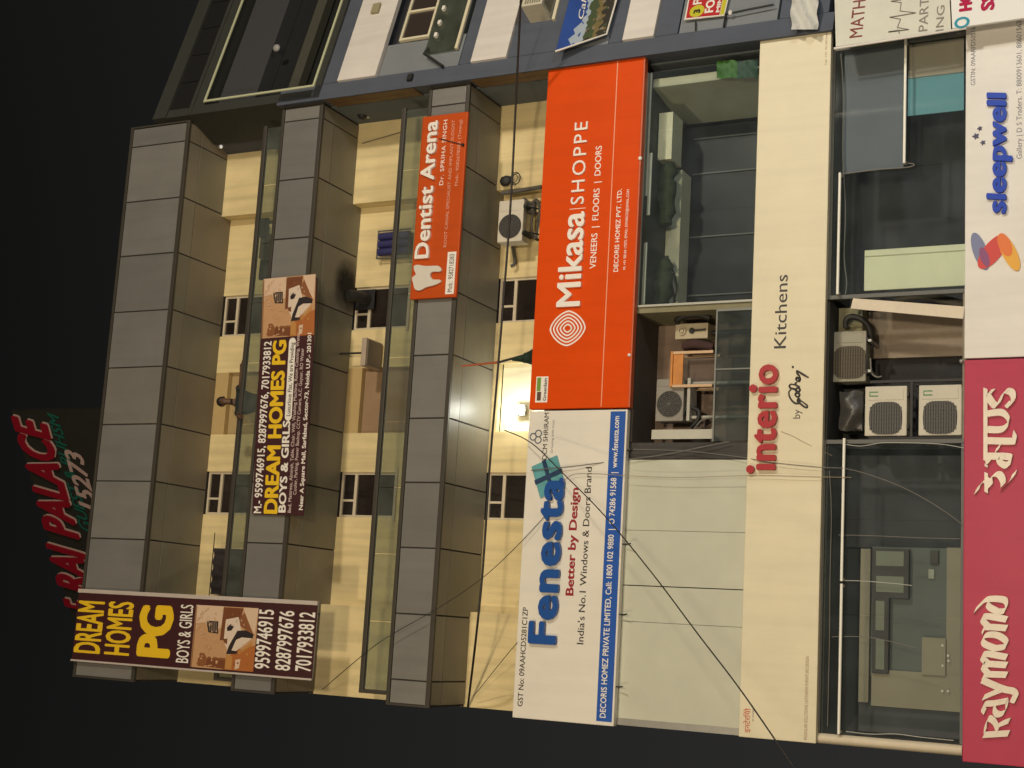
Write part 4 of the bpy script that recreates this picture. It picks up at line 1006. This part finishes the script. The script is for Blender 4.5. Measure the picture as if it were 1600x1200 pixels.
# person leaning on the top railing
zc = at(348, 627, .22)
px = zc.x; hz = zc.z
P = thing('person', 'person in a dark teal shirt leaning both arms on the top glass railing', 'person', (px, .45, 17.12))
M_skin = mat('skin', (.12, .062, .036), .6); M_shirt = mat('teal_shirt', (.016, .025, .026), .85, .2, 8); M_hair = mat('black_hair', (.012, .010, .010), .6); M_pants = mat('dark_trousers', (.03, .03, .035), .85)
def skin(name, verts, edges, radii, m, parent, sub=1):
    me = bpy.data.meshes.new(name); off = base_of(parent)
    me.from_pydata([tuple(Vector(v)-off) for v in verts], edges, [])
    o = bpy.data.objects.new(name, me); COL.objects.link(o)
    md = o.modifiers.new('s', 'SKIN')
    for i, r in enumerate(radii):
        me.skin_vertices[0].data[i].radius = (r, r) if not isinstance(r, tuple) else r
    me.skin_vertices[0].data[0].use_root = True
    o.modifiers.new('u', 'SUBSURF').levels = sub; o.modifiers['u'].render_levels = sub
    dg = bpy.context.evaluated_depsgraph_get(); m2 = bpy.data.meshes.new_from_object(o.evaluated_get(dg))
    o.modifiers.clear(); o.data = m2; m2.materials.clear(); m2.materials.append(m)
    for p_ in m2.polygons: p_.use_smooth = True
    o.parent = parent; return o
rz = 18.30
sh = hz-.30          # shoulder height
V = [(px, .50, 17.98), (px, .46, 18.2), (px, .40, sh-.06), (px, .36, sh+.05), (px, .29, hz-.13), (px, .25, hz-.06), (px, .22, hz+.02), (px, .235, hz+.10)]
E_ = [(0, 1), (1, 2), (2, 3), (3, 4), (4, 5), (5, 6), (6, 7)]
Rr = [(.15, .12), (.145, .11), (.17, .12), (.10, .075), .058, (.062, .072), (.082, .098), (.06, .075)]
def arm(sx, elbow, wrist, hand):
    i = len(V); V.extend([(px+sx*.19, .36, sh), elbow, wrist, hand]); E_.extend([(2, i), (i, i+1), (i+1, i+2), (i+2, i+3)]); Rr.extend([.062, .046, .030, (.042, .018)])
    d = (Vector(hand)-Vector(wrist)).normalized(); sd = Vector((0, 0, 1)).cross(d).normalized()
    for f_, (o_, ln_) in enumerate(((-.033, .07), (-.011, .08), (.011, .075), (.033, .058))):
        b_ = Vector(hand)+d*.035+sd*o_; k = len(V); V.extend([tuple(b_), tuple(b_+d*ln_*.6+Vector((0, 0, -.012))), tuple(b_+d*ln_+Vector((0, 0, -.035)))]); E_.extend([(i+3, k), (k, k+1), (k+1, k+2)]); Rr.extend([.010, .009, .008])
    b_ = Vector(wrist)+d*.03-sd*.045*sx; k = len(V); V.extend([tuple(b_), tuple(b_+d*.05-sd*.02*sx)]); E_.extend([(i+2, k), (k, k+1)]); Rr.extend([.011, .009])
arm(1, (px+.36, .16, rz+.07), (px+.60, .10, rz+.045), (px+.68, .10, rz+.03))
arm(-1, (px-.30, .17, rz+.06), (px-.34, .0, rz-.04), (px-.345, -.03, rz-.11))
for sx in (-1, 1):
    i = len(V); V.extend([(px+sx*.10, .52, 17.90), (px+sx*.11, .50, 17.58), (px+sx*.11, .54, 17.24), (px+sx*.11, .46, 17.16), (px+sx*.11, .38, 17.15)])
    E_.extend([(0, i), (i, i+1), (i+1, i+2), (i+2, i+3), (i+3, i+4)]); Rr.extend([.10, .07, .045, .045, .035])
skin('body', V, E_, Rr, M_skin, P)
skin('shirt', [(px, .50, 17.86), (px, .46, 18.2), (px, .40, sh-.05), (px+.19, .36, sh+.005), (px+.30, .24, rz+.18), (px-.19, .36, sh+.005), (px-.26, .25, rz+.17)], [(0, 1), (1, 2), (2, 3), (3, 4), (2, 5), (5, 6)], [(.175, .145), (.17, .135), (.19, .14), .088, .075, .088, .075], M_shirt, P, 2)
skin('trousers', [(px, .51, 17.92), (px+.10, .52, 17.82), (px+.11, .50, 17.58), (px+.11, .54, 17.26), (px-.10, .52, 17.82), (px-.11, .50, 17.58), (px-.11, .54, 17.26)], [(0, 1), (1, 2), (2, 3), (0, 4), (4, 5), (5, 6)], [(.165, .14), .115, .09, .07, .115, .09, .07], M_pants, P)
hb = MB(); hb.ball((px, .255, hz+.055), .098, .108, .092, u=16, v=10, jit=.03); obj('hair', hb, M_hair, P)
fb = MB(); fb.ball((px, .122, hz-.005), .014, .022, .020); obj('nose', fb, M_skin, P)
fb = MB()
for sx in (-1, 1): fb.ball((px+sx*.032, .142, hz+.022), .014, .010, .008)
obj('eyes', fb, M_black, P); obj('mouth', MB().ball((px, .142, hz-.048), .026, .010, .008), mat('lips', (.12, .04, .035), .6), P)
fb = MB()
for sx in (-1, 1): fb.ball((px+sx*.088, .235, hz+.0), .014, .026, .034)
obj('ears', fb, M_skin, P)

# lit lamp in the recess above the white sign
p = at(812, 640, 1.48)
lp = thing('lamp', 'glaring lit floodlight in the bright recess above the white sign', 'lamp', tuple(p))
obj('casing', MB().bbox(p.x-.10, p.x+.10, p.y+.04, p.y+.12, p.z-.08, p.z+.08, .012), M_steel, lp)
obj('lit_lens', MB().ball((p.x, p.y+.02, p.z), .085, .03, .085), mat('lit_lens', (1, 1, .9), .4, emit=(1, .98, .82), estr=60), lp)
obj('arm', MB().tube([(p.x, p.y+.12, p.z), (p.x, 1.67, p.z+.05)], .015, 6), M_steel, lp)
Lg = bpy.data.lights.new('lamp_light', 'POINT'); Lg.energy = 26; Lg.color = (.98, 1, .90); Lg.shadow_soft_size = .06
o = bpy.data.objects.new('lamp_light', Lg); COL.objects.link(o); o.parent = lp; o.location = (0, -.06, 0)
# furled green flag on a pole
fl = thing('flag', 'furled dark green flag on a red tipped pole sticking up behind the orange sign', 'flag', tuple(at(832, 552, .32)))
a, b, c_ = at(845, 548, .32), at(780, 566, .30), at(721, 572, .28)
obj('pole', MB().tube([a, b], .022, 8), M_wire, fl); obj('pole_tip', MB().tube([b, c_], [.022, .014], 8), mat('red_pole', (.40, .09, .03), .5), fl)
f = MB(); n = 10
A = [at(800-0+46*i/n, 562-5*i/n, .30) for i in range(n+1)]
f.tube([p_+Vector((0, .03*math.sin(k*2), 0)) for k, p_ in enumerate(A)], [.02+.17*(k/n)**1.2 for k in range(n+1)], 12); obj('cloth', f, mat('flag_green', (.012, .035, .022), .9, .4, 10), fl)
# security cameras
p = at(568, 180, .9)
cc = thing('security_camera', 'white dome security camera on the side wall at the right end of the middle balcony', 'security camera', tuple(p))
obj('mount', MB().tube([(p.x+.02, p.y+.1, p.z-.06), (p.x, p.y, p.z)], .05, 10), M_white, cc)
obj('housing', MB().ball((p.x, p.y-.04, p.z), .10, .10, .10, u=16, v=10), M_black, cc)
obj('face', MB().bbox(p.x+.0, p.x+.07, p.y-.16, p.y-.13, p.z-.09, p.z-.02, .006), mat('cam_glow', (.8, .78, .76), .4, emit=(1, .9, .95), estr=.5), cc)  # camera face glows faintly by itself, though it is no lamp
p = at(338, 230, .95)
sp_ = thing('spot_lamp', 'small round white spot on the top soffit near its right end', 'spot lamp', (p.x, .95, 20.08))
q = at(338, 230, .95); obj('rim', MB().tube([(q.x, .95, 20.09), (q.x, .95, 20.05)], .05, 14), M_steel, sp_); obj('lens', MB().ball((q.x, .95, 20.04), .038, .038, .03), mat('spot_lens', (.8, .8, .75), .3, emit=(1, .95, .85), estr=.4), sp_)

# ------------------------------------------------------------------ cables
M_wiretan = mat('cable_tan', (.34, .28, .19), .7); M_wireash = mat('cable_ash', (.45, .45, .42), .6)
def cable(label, pts, r, m=None):
    q = curve([tuple(at(x, y, Yc)) for x, y, Yc in pts], 6)
    return tag(obj('cable', MB().tube(q, r, 6), m or M_wire), label, 'cable', 'cables strung across the facade')
cable('thick black cable along the wall above the orange and white signs', [(814, -6, -1.6), (806, 160, -.45), (799, 300, -.2), (789, 440, -.15), (776, 600, -.15), (765, 730, -.15), (755, 880, -.15), (745, 985, -.12), (731, 1105, 1.2)], .020)
cable('long dark cable running diagonally down across the white sign and the cream sign', [(788, 672, .2), (830, 692, -.4), (880, 740, -1), (945, 806, -1.7), (1020, 897, -2.6), (1090, 990, -3.4), (1160, 1082, -4.2), (1245, 1206, -5)], .0095)
cable('thin cable slanting over the lowest balcony band to the left pier', [(850, 808, -.12), (800, 861, -.14), (750, 906, -.14), (685, 950, -.16), (615, 990, -.16), (575, 1017, -.16), (504, 1077, .9)], .006)
cable('dark strand in place of the shadow of the slanting cable on the left pier', [(808, 1004, -.1), (780, 1038, .6), (740, 1088, 1.1)], .006)  # solid strand modelled in place of the slanting cable's cast shadow
cable('pale thin cable level across the panels and the cream sign', [(880, 752, -.12), (897, 741, -.12), (930, 740, -.12), (975, 743, -.1), (1062, 746, -.1), (1180, 743, -.12), (1275, 745, -.12), (1330, 746, .0)], .005, M_wiretan)
cable('upper grey cable crossing the dark pillar', [(980, 702, .02), (1060, 704, .02), (1105, 708, .02), (1163, 715, -.02), (1200, 722, -.12), (1280, 730, -.12), (1335, 735, .02), (1420, 766, .02), (1500, 817, .0), (1507, 845, -.02)], .0065, M_wirelt)
cable('lower grey cable crossing the dark pillar', [(830, 735, -.1), (900, 728, -.12), (980, 718, .02), (1040, 710, .02), (1090, 700, .02), (1140, 690, .04)], .008, M_wirelt)
cable('white wavy cable along the top edge of the left shop window', [(1296, 735, .06), (1299, 800, .06), (1297, 900, .06), (1296, 1000, .06), (1293, 1135, .06)], .006, M_wirelt)
cable('white wire on the left shop window edge beside the stacked air conditioners', [(1320, 694, .04), (1345, 697, .04), (1378, 692, .04), (1420, 692, .04), (1470, 694, .04), (1506, 700, .04)], .006, M_wireash)
cable('white wire along the left end of the left shop window', [(1322, 1143, .07), (1360, 1147, .07), (1400, 1147, .07), (1440, 1152, .07), (1490, 1157, .07)], .006, M_wireash)
cable('white wire loop below the grey blind in the right shop window', [(1316, 272, .07), (1370, 265, .07), (1412, 262, .07), (1427, 259, .07), (1427, 256, .07), (1418, 255, .07)], .009, M_wirelt)
cable('grey wire hanging down inside the right shop window beside the white tube light', [(1314, 84, .13), (1318, 150, .13), (1317, 240, .13), (1321, 330, .13), (1319, 400, .13), (1323, 440, .13), (1321, 460, .13)], .012, M_wirelt)
cable('thin wire slanting over the cream sign below its red lettering', [(1220, 674, -.06), (1240, 682, -.06), (1262, 694, -.06), (1300, 712, .02)], .003, M_wiretan)
cable('thin wires crossing the wall at the right end of the middle balcony', [(566, 224, 1.2), (590, 217, 1.22), (625, 207, 1.2)], .007, M_wirelt)

cable('white wire crossing the kitchen display at its upper third', [(1313, 907, .08), (1350, 908, .08), (1400, 912, .08), (1425, 915, .08)], .006, M_wireash)
cable('thin grey wire crossing the left shop window at its middle', [(1300, 995, .08), (1360, 996, .08), (1430, 1012, .08)], .006, M_wirelt)
cable('thin grey wire crossing the left shop window near the niche', [(1310, 836, .08), (1360, 837, .08), (1430, 840, .08), (1500, 842, .08)], .006, M_wirelt)
# ------------------------------------------------------------------ neighbouring building, turned 19 degrees
th = math.radians(19); e1 = Vector((math.cos(th), math.sin(th), 0)); n1 = Vector((math.sin(th), -math.cos(th), 0)); O1 = Vector((9.72, -.10, 0))
def nb(s_, off, z_): return O1+e1*s_+n1*off+Vector((0, 0, z_))
def nbx(mb, s0, s1, o0, o1, z0, z1, mi=0):
    """box in the neighbour's own directions: s along its front, o out from it"""
    return mb.hull([nb(s0, o1, z0), nb(s1, o1, z0), nb(s1, o1, z1), nb(s0, o1, z1)], [nb(s0, o0, z0), nb(s1, o0, z0), nb(s1, o0, z1), nb(s0, o0, z1)], mi)
def nat(x, y, off=0):
    d = ray(x, y); o = O1+n1*off; C0 = Vector((0, -DIST, EYE)); t = (o-C0).dot(n1)/d.dot(n1); return C0+d*t
NB_ = thing('office_building', 'dark grey building on the right with white panels, set at an angle', 'building', tuple(nb(4, -3, 0)))
def nobj(name, fn, m, parent=None):
    q = MB(); fn(q); return obj(name, q, m, parent or NB_)
W_ = 12
def wallfn(q):
    for z0, z1 in ((0, 7.2), (9.9, 11.0), (7.8, 9.0), (12.2, 14.1)): pass
    nbx(q, 0.9, W_, -7, -.30, 0, 17.0); nbx(q, .05, W_, -7, -1.0, 17.0, 20.95)
nobj('wall', wallfn, mat('neighbour_wall', (.075, .08, .095), .8, .12, 1.5, .1, 40, streak=.15))
def corner(q):
    a, b = nb(-.12, 0, 0), nb(.26, 0, 0)
    q.zprism([(a.x, a.y), (b.x, b.y), (b.x+.3, b.y+1.6), (9.72, 1.3)], 7.2, 17.9)
nobj('corner_pillar', corner, M_grey)
def slat(q):
    a = nb(-.12, 0, 0)
    for k in range(2): q.box(9.60, 9.655, a.y+.05+k*.19, a.y+.22+k*.19, *zr)
for zr in ((14.9, 16.8), (11.9, 13.7)): nobj('side_cladding', slat, mat('brown_cladding', (.16, .095, .04), .6, .25, 4))
nobj('side_wall', lambda q: q.box(9.615, 9.70, .32, 1.9, 7.3, 17.0), mat('bluish_side_wall', (.12, .145, .16), .8, .12, 2))
for z0, z1, s1 in ((15.76, 16.60, W_), (13.04, 13.75, W_), (10.26, 10.82, W_)):
    nobj('white_panel', lambda q: q.hull([nb(.25, .05, z0), nb(s1, .05, z0), nb(s1, .05, z1), nb(.25, .05, z1)], [nb(.25, -.05, z0), nb(s1, -.05, z0), nb(s1, -.05, z1), nb(.25, -.05, z1)]), M_nwhite)
for z0, z1 in ((16.62, 17.0), (13.77, 14.02), (12.0, 13.02), (10.84, 11.1), (9.85, 10.24), (7.3, 8.1)):
    nobj('front_band', lambda q: nbx(q, .27, W_, -.25, .0, z0, z1), M_grey)
for z0 in (14.05, 11.12, 8.15): nobj('recess_wall', lambda q: nbx(q, .27, 1.02, -.28, -.02, z0, z0+1.68), MATS['pale_grey_paint'])
# window with cream frame on the upper storey
a0, a1 = 1.04, 3.2; z0, z1 = 14.82, 15.46
def wfr(q):
    for z_ in (z0, z1-.04): nbx(q, a0, a1, -.02, .04, z_, z_+.045)
    for s_ in (a0, 1.72, 2.4, a1-.05): nbx(q, s_, s_+.05, -.02, .045, z0+.046, z1-.041)
wn = nobj('window', wfr, mat('cream_window_frame', (.72, .66, .48), .5))
nobj('pane', lambda q: nbx(q, a0+.05, a1-.05, .0, .006, z0+.045, z1-.04), mat('dark_brown_pane', (.045, .035, .03), .25), wn)
# glazed balcony rail with clips
rl = nobj('balcony_rail', lambda q: (nbx(q, .62, W_, .02, .07, 14.10, 14.16)), mat('cream_window_frame', (.72, .66, .48), .5))
nobj('glass_panel', lambda q: nbx(q, .62, W_, .035, .045, 14.165, 14.80), glass('neighbour_glass', (.5, .56, .5), .12, (.4, .44, .36), .6), rl)
def clip(q):
    for s_ in (.95, 1.25, 1.6): nbx(q, s_, s_+.09, .05, .11, 14.60, 14.66)
nobj('clip', clip, mat('clip_white', (.85, .82, .75), .4), rl)
nobj('brace', lambda q: q.tube([nb(.22, .06, 14.3), nb(.55, .12, 14.75), nb(.68, .12, 14.70)], .03, 6), M_black)
nobj('bracket_box', lambda q: nbx(q, .02, .16, .001, .06, 14.92, 15.02), M_black)
nobj('light_fitting', lambda q: nbx(q, 1.82, 2.05, .051, .11, 16.12, 16.28), mat('fitting_olive', (.33, .30, .18), .6))
# dark glazed box on top with a pale outline
def topfn(q):
    nbx(q, -.05, W_, -.95, 0, 20.02, 20.10); nbx(q, -.05, W_, -.95, .02, 20.62, 20.95); nbx(q, -.05, W_, -.95, 0, 16.95, 17.12)
    nbx(q, -.05, .16, -.95, 0, 17.13, 20.01); nbx(q, -.05, .14, -.95, 0, 20.11, 20.61)
    nbx(q, .16, W_, -.95, -.01, 19.75, 20.01)
tp = nobj('top_frame', topfn, M_greydk)
nobj('roof_panel', lambda q: [nbx(q, .15+k*.72, .85+k*.72, -.5, -.03, 20.11, 20.61) for k in range(8)], mat('black_panel', (.012, .012, .012), .5))
nobj('glazing', lambda q: nbx(q, .17, W_, -.6, -.55, 17.13, 19.74), mat('top_glazing', (.02, .021, .021), .35), tp)
nobj('inner_rail', lambda q: nbx(q, .3, 5, -.5, -.30, 17.82, 18.05), mat('inner_rail_olive', (.06, .06, .045), .6), tp)
nobj('inner_slab', lambda q: nbx(q, .3, W_, -.54, -.2, 18.7, 19.6), mat('inner_slab_grey', (.045, .047, .052), .7), tp)
def outl(q):
    nbx(q, .22, W_, .0, .025, 19.72, 19.765); nbx(q, .22, W_, .0, .025, 17.13, 17.175); nbx(q, .22, .265, .0, .025, 17.176, 19.719)
nobj('outline_strip', outl, mat('pale_strip', (.52, .54, .36), .5), tp)
nobj('small_ball', lambda q: q.ball(tuple(nb(1.5, -.1, 18.5)), .08, .05, .08), mat('ball_grey', (.3, .3, .29), .5), tp)  # small grey ball set just inside the top frame
# window air conditioner
wa = thing('window_air_conditioner', 'cream window air conditioner sticking out of the neighbouring building', 'air conditioner', tuple(nb(1.3, 0, 12.3)))
c0, c1 = 1.02, 1.62
q = MB(); nbx(q, c0, c1, .0, .42, 12.34, 12.74); obj('casing', q, mat('wac_cream', (.60, .56, .44), .5, .1, 3), wa)
q = MB()
for k in range(7): nbx(q, c0+.05, c1-.05, .421, .428, 12.39+k*.045, 12.412+k*.045)
obj('grille', q, mat('wac_grille', (.20, .18, .13), .6), wa)
q = MB(); nbx(q, c0+.08, c1-.08, .08, .36, 12.332, 12.339); obj('underside_grille', q, MATS['wac_grille'], wa)
q = MB(); nbx(q, c0-.04, W_*.2, -.02, .05, 12.24, 12.30); nbx(q, 1.63, 1.69, -.02, .05, 12.301, 12.75); obj('frame', q, MATS['cream_window_frame'], wa)
# landscape banner
cs = [(948, 54, .10), (975, -40, .10), (900, -40, .22), (868, 81, .22)]
f = [nat(x, y, o) for x, y, o in cs]
bn = thing('poster', 'blue poster of a mountain landscape tilted out from the neighbouring building', 'poster', tuple(f[0]))
obj('sheet', MB().hull(f, [p_-n1*.02 for p_ in f]), mat('poster_blue', (.02, .07, .32), .5, .25, 1.5), bn)
def bl_(u, v, k=.002): return f[3]+(f[2]-f[3])*u+(f[0]-f[3])*v+(f[1]-f[2]-f[0]+f[3])*u*v+n1*k
random.seed(3)
def ridge(v0, amp, k, mi, q, v1=1.0):
    n = 24; pts = [bl_(i/n, v0+amp*(random.random()-.5), k) for i in range(n+1)]; low_ = [bl_(i/n, v1, k) for i in range(n+1)]
    for i in range(n): q.poly([pts[i], low_[i], low_[i+1], pts[i+1]], mi)
q = MB(); ridge(.42, .10, .003, 0, q, .62); ridge(.50, .08, .004, 1, q); ridge(.66, .10, .005, 2, q); ridge(.80, .12, .006, 3, q)
for k in range(40):
    u, v = random.random()*.95, .52+random.random()*.44; w_, h_ = .02+.03*random.random(), .03+.06*random.random()
    q.poly([bl_(u, v, .007+k*1e-5), bl_(u, v+h_, .007+k*1e-5), bl_(u+w_, v+h_*.8, .007+k*1e-5), bl_(u+w_*.6, v, .007+k*1e-5)], random.choice((1, 2, 3, 4)))
for u, v, w_ in ((.10, .30, .16), (.22, .36, .2), (.05, .4, .1)): q.poly([bl_(u-w_/2, v, .002), bl_(u, v+.12, .002), bl_(u+w_/2, v+.04, .002), bl_(u+.02, v-.10, .002)], 0)
obj('printed_scene', q, [mat('pr_'+n_, c_, .6) for n_, c_ in (('cloud', (.35, .42, .50)), ('green', (.05, .075, .03)), ('ochre', (.17, .13, .05)), ('dark', (.03, .025, .018)), ('stone', (.24, .20, .14)))], bn)
obj('edge_strip', MB().tube([f[3]+n1*.01, f[0]+n1*.01, f[1]+n1*.01], .018, 6), M_white, bn)
q = MB(); text(q, 'Cal', (911, 29), (917, -2), (903, 29), 0, depth=.004, shear=.25, plane=lambda x, y: nat(x, y, .19), tilt=True); obj('lettering', q, I_letter, bn)
# red and yellow notice
cs = [(1132, 24), (1142, -20), (1079, -20), (1069, 31)]; f = [nat(x, y, .06) for x, y in cs]
nt_ = thing('notice', 'red and yellow letting notice with a white border on the neighbouring building', 'notice', tuple(f[0]))
obj('sheet', MB().hull(f, [p_-n1*.02 for p_ in f]), I_white, nt_)
def nq(name, cs_, m, off, par):
    g_ = [nat(x, y, off) for x, y in cs_]; return obj(name, MB().hull(g_, [p_-n1*.004 for p_ in g_]), m, par)
nq('red_field', [(1124, 23), (1132, -18), (1080, -18), (1072, 28)], mat('notice_red', (.48, .02, .025), .5), .066, nt_)
nq('yellow_field', [(1131, 22), (1139, -18), (1132.5, -18), (1125, 23)], mat('notice_yellow', (.55, .52, .03), .5), .066, nt_)
p_ = nat(1089, 17, .07); u_ = e1; q = MB(); n = 24
o0 = [p_+u_*(.13*math.cos(2*math.pi*k/n))+Vector((0, 0, .13*math.sin(2*math.pi*k/n))) for k in range(n)]; q.hull(o0, [v_-n1*.004 for v_ in o0]); dk = obj('yellow_disc', q, MATS['notice_yellow'], nt_)
K3 = dict(tilt=True, bold=.04)
q = MB(); text(q, '3', (1093, 20), (1094.5, 14), (1083.5, 20), 0, plane=lambda x, y: nat(x, y, .078), **K3); obj('lettering', q, M_black, dk)
for s_, a_, b_, c_ in (('FR', (1096, 6), (1099, -9), (1083, 6)), ('FOR', (1114, 19), (1120, -12), (1101, 19)), ('MIN.', (1124, 19), (1129, -8), (1118.5, 19))):
    q = MB(); text(q, s_, a_, b_, c_, 0, plane=lambda x, y: nat(x, y, .071), **K3); obj('lettering', q, I_letter, nt_)
for pts_, r_ in (([nat(1133, 22, .08), nat(1140, 21, .09), nat(1168, 15, .09), nat(1209, 7, .09)], .018), ([nat(1087, 33, .02), nat(1087, 48, .02)], .012), ([nat(1134, 24, .03), nat(1131, 42, .03)], .02)): obj('rod', MB().tube(pts_, r_, 6), M_black, nt_)
q = MB(); p_ = nat(1141, 20, .1); q.ball(tuple(p_), .05, .03, .035); obj('end_knob', q, M_nwhite, nt_)
# plastic sheets hanging above the cream sign corner
q = MB(); vs = []; n, m_ = 8, 10
for j in range(m_+1):
    for i in range(n+1): vs.append(tuple(nat(1236+i*5.2+1.5*math.sin(j*1.1), 46-j*6, .12+.06*math.sin(i*1.3+j*.7))))
q.add(vs, [[j*(n+1)+i, j*(n+1)+i+1, (j+1)*(n+1)+i+1, (j+1)*(n+1)+i] for j in range(m_) for i in range(n)], 0, True)
tag(obj('plastic_sheet', q, mat('milky_plastic', (.62, .62, .58), .3, .1, 4)), 'crumpled milky plastic sheet hanging at the top right corner of the cream sign', 'plastic sheet')
# mathematics banner and the red lettered sign
def nsign(name, label, cs_, off, m, t=.03):
    g_ = [nat(x, y, off) for x, y in cs_]; s_ = thing(name, label, 'sign', tuple(g_[0])); obj('board', MB().hull(g_, [p_-n1*t for p_ in g_]), m, s_); return s_
ms_ = nsign('class_sign', 'pale flex sign with red serif word and a thin pulse line on the right edge', [(1486, 47), (1482, -40), (1303, -40), (1306, 73)], .16, mat('flex_white', (.70, .69, .60), .45, .08, 2))
def nl(par, m, t_, a_, b_, c_, off, **k):
    q = MB(); text(q, t_, a_, b_, c_, 0, plane=lambda x, y: nat(x, y, off), tilt=True, **k); obj('lettering', q, m, par)
mr_ = mat('dull_red_lettering', (.22, .05, .045), .6); mg_ = mat('dull_grey_lettering', (.25, .23, .20), .6)
nl(ms_, mr_, 'MATHS', (1347, 57), (1354, -12), (1327, 60), .165, bold=0)
nl(ms_, mg_, 'PARTY', (1449, 48), (1452, -18), (1435, 50), .165, bold=0)
nl(ms_, mg_, 'ING', (1474, 48), (1476, 8), (1462, 50), .165, bold=0)
q = MB(); pl_ = [(1405, 52), (1404, 47), (1388, 50), (1420, 46), (1402, 43), (1407, 30), (1390, 27), (1431, 20), (1406, 17), (1408, 4), (1392, 2), (1420, -3), (1408, -10)]
q.tube([nat(x, y, .17) for x, y in pl_], .008, 5); obj('pulse_line', q, mg_, ms_)
for x_ in (1308, 1312): pass
q = MB(); q.tube([nat(1303, 76, .18), nat(1395, 62, .18), nat(1510, 44, .18)], .02, 6); obj('edge_rail', q, M_nwhite, ms_)
hs_ = nsign('class_sign', 'bright white sign with crimson capitals beside the pale flex sign', [(1640, 22), (1640, -40), (1484, -40), (1488, 44)], .20, mat('bright_white_board', (.84, .83, .80), .4))
m_cr2 = mat('crimson_lettering', (.45, .01, .07), .5)
nl(hs_, m_cr2, 'HO', (1518, 16), (1519, -14), (1499, 17), .206, bold=.07)
nl(hs_, m_cr2, 'SS', (1553, 15), (1554, -12), (1533, 16), .206, bold=.06)
q = MB(); c_ = nat(1503, 35, .21); n = 24
o0 = [c_+e1*(.11*math.cos(2*math.pi*k/n))+Vector((0, 0, .11*math.sin(2*math.pi*k/n))) for k in range(n)]; i0 = [c_+e1*(.07*math.cos(2*math.pi*k/n))+Vector((0, 0, .07*math.sin(2*math.pi*k/n))) for k in range(n)]
q.add(o0+i0, [[k, (k+1) % n, n+(k+1) % n, n+k] for k in range(n)]); obj('ring_emblem', q, mat('ring_blue', (.03, .30, .42), .5), hs_)
# ------------------------------------------------------------------ street lamps on the far kerb (unseen, placed to light the facade)
def street_lamp(x, y, h, power, label, tint):
    t = thing('street_lamp', label, 'street lamp', (x, y, 0), 'street lamps along the road')
    obj('pole', MB().tube([(x, y, 0), (x, y, h*.55), (x, y, h)], [.11, .09, .06], 12), M_steel, t)
    obj('arm', MB().tube([(x, y, h), (x, y+.5, h+.25), (x, y+1.8, h+.35)], [.05, .045, .04], 8), M_steel, t)
    hd = obj('lamp_head', MB().bbox(x-.18, x+.18, y+1.5, y+2.3, h+.32, h+.46, .03), M_steel, t)
    obj('diffuser', MB().box(x-.15, x+.15, y+1.55, y+2.25, h+.29, h+.319), mat('sodium_diffuser', (.8, .7, .5), .4, emit=(1, .75, .45), estr=6), hd)
    L = bpy.data.lights.new('street_light', 'POINT'); L.energy = power; L.color = tint; L.shadow_soft_size = .7
    o = bpy.data.objects.new('street_light', L); COL.objects.link(o); o.parent = t; o.location = (0, 1.9, h+.02)
LAMPS = [(-10, -25.5, 12.5, 6500, (1, .79, .53)), (3.5, -27.5, 6.0, 8300, (1, .82, .57)), (18, -25.0, 14.2, 12300, (1, .87, .69)), (14.5, -13.0, 3.6, 1350, (.90, .97, 1))]  # the last, short and cool, is added to brighten the lower right signs
for (x, y, h, p, c), l in zip(LAMPS, ('tall steel street lamp across the road, left of the camera', 'tall steel street lamp across the road, right behind the camera', 'tall steel street lamp across the road, far right of the camera', 'added unseen short lamp with cool white light brightening the lower right signs')):
    street_lamp(x, y, h, p, l, c)
for o in bpy.data.objects:
    if '_b' in o: del o['_b']
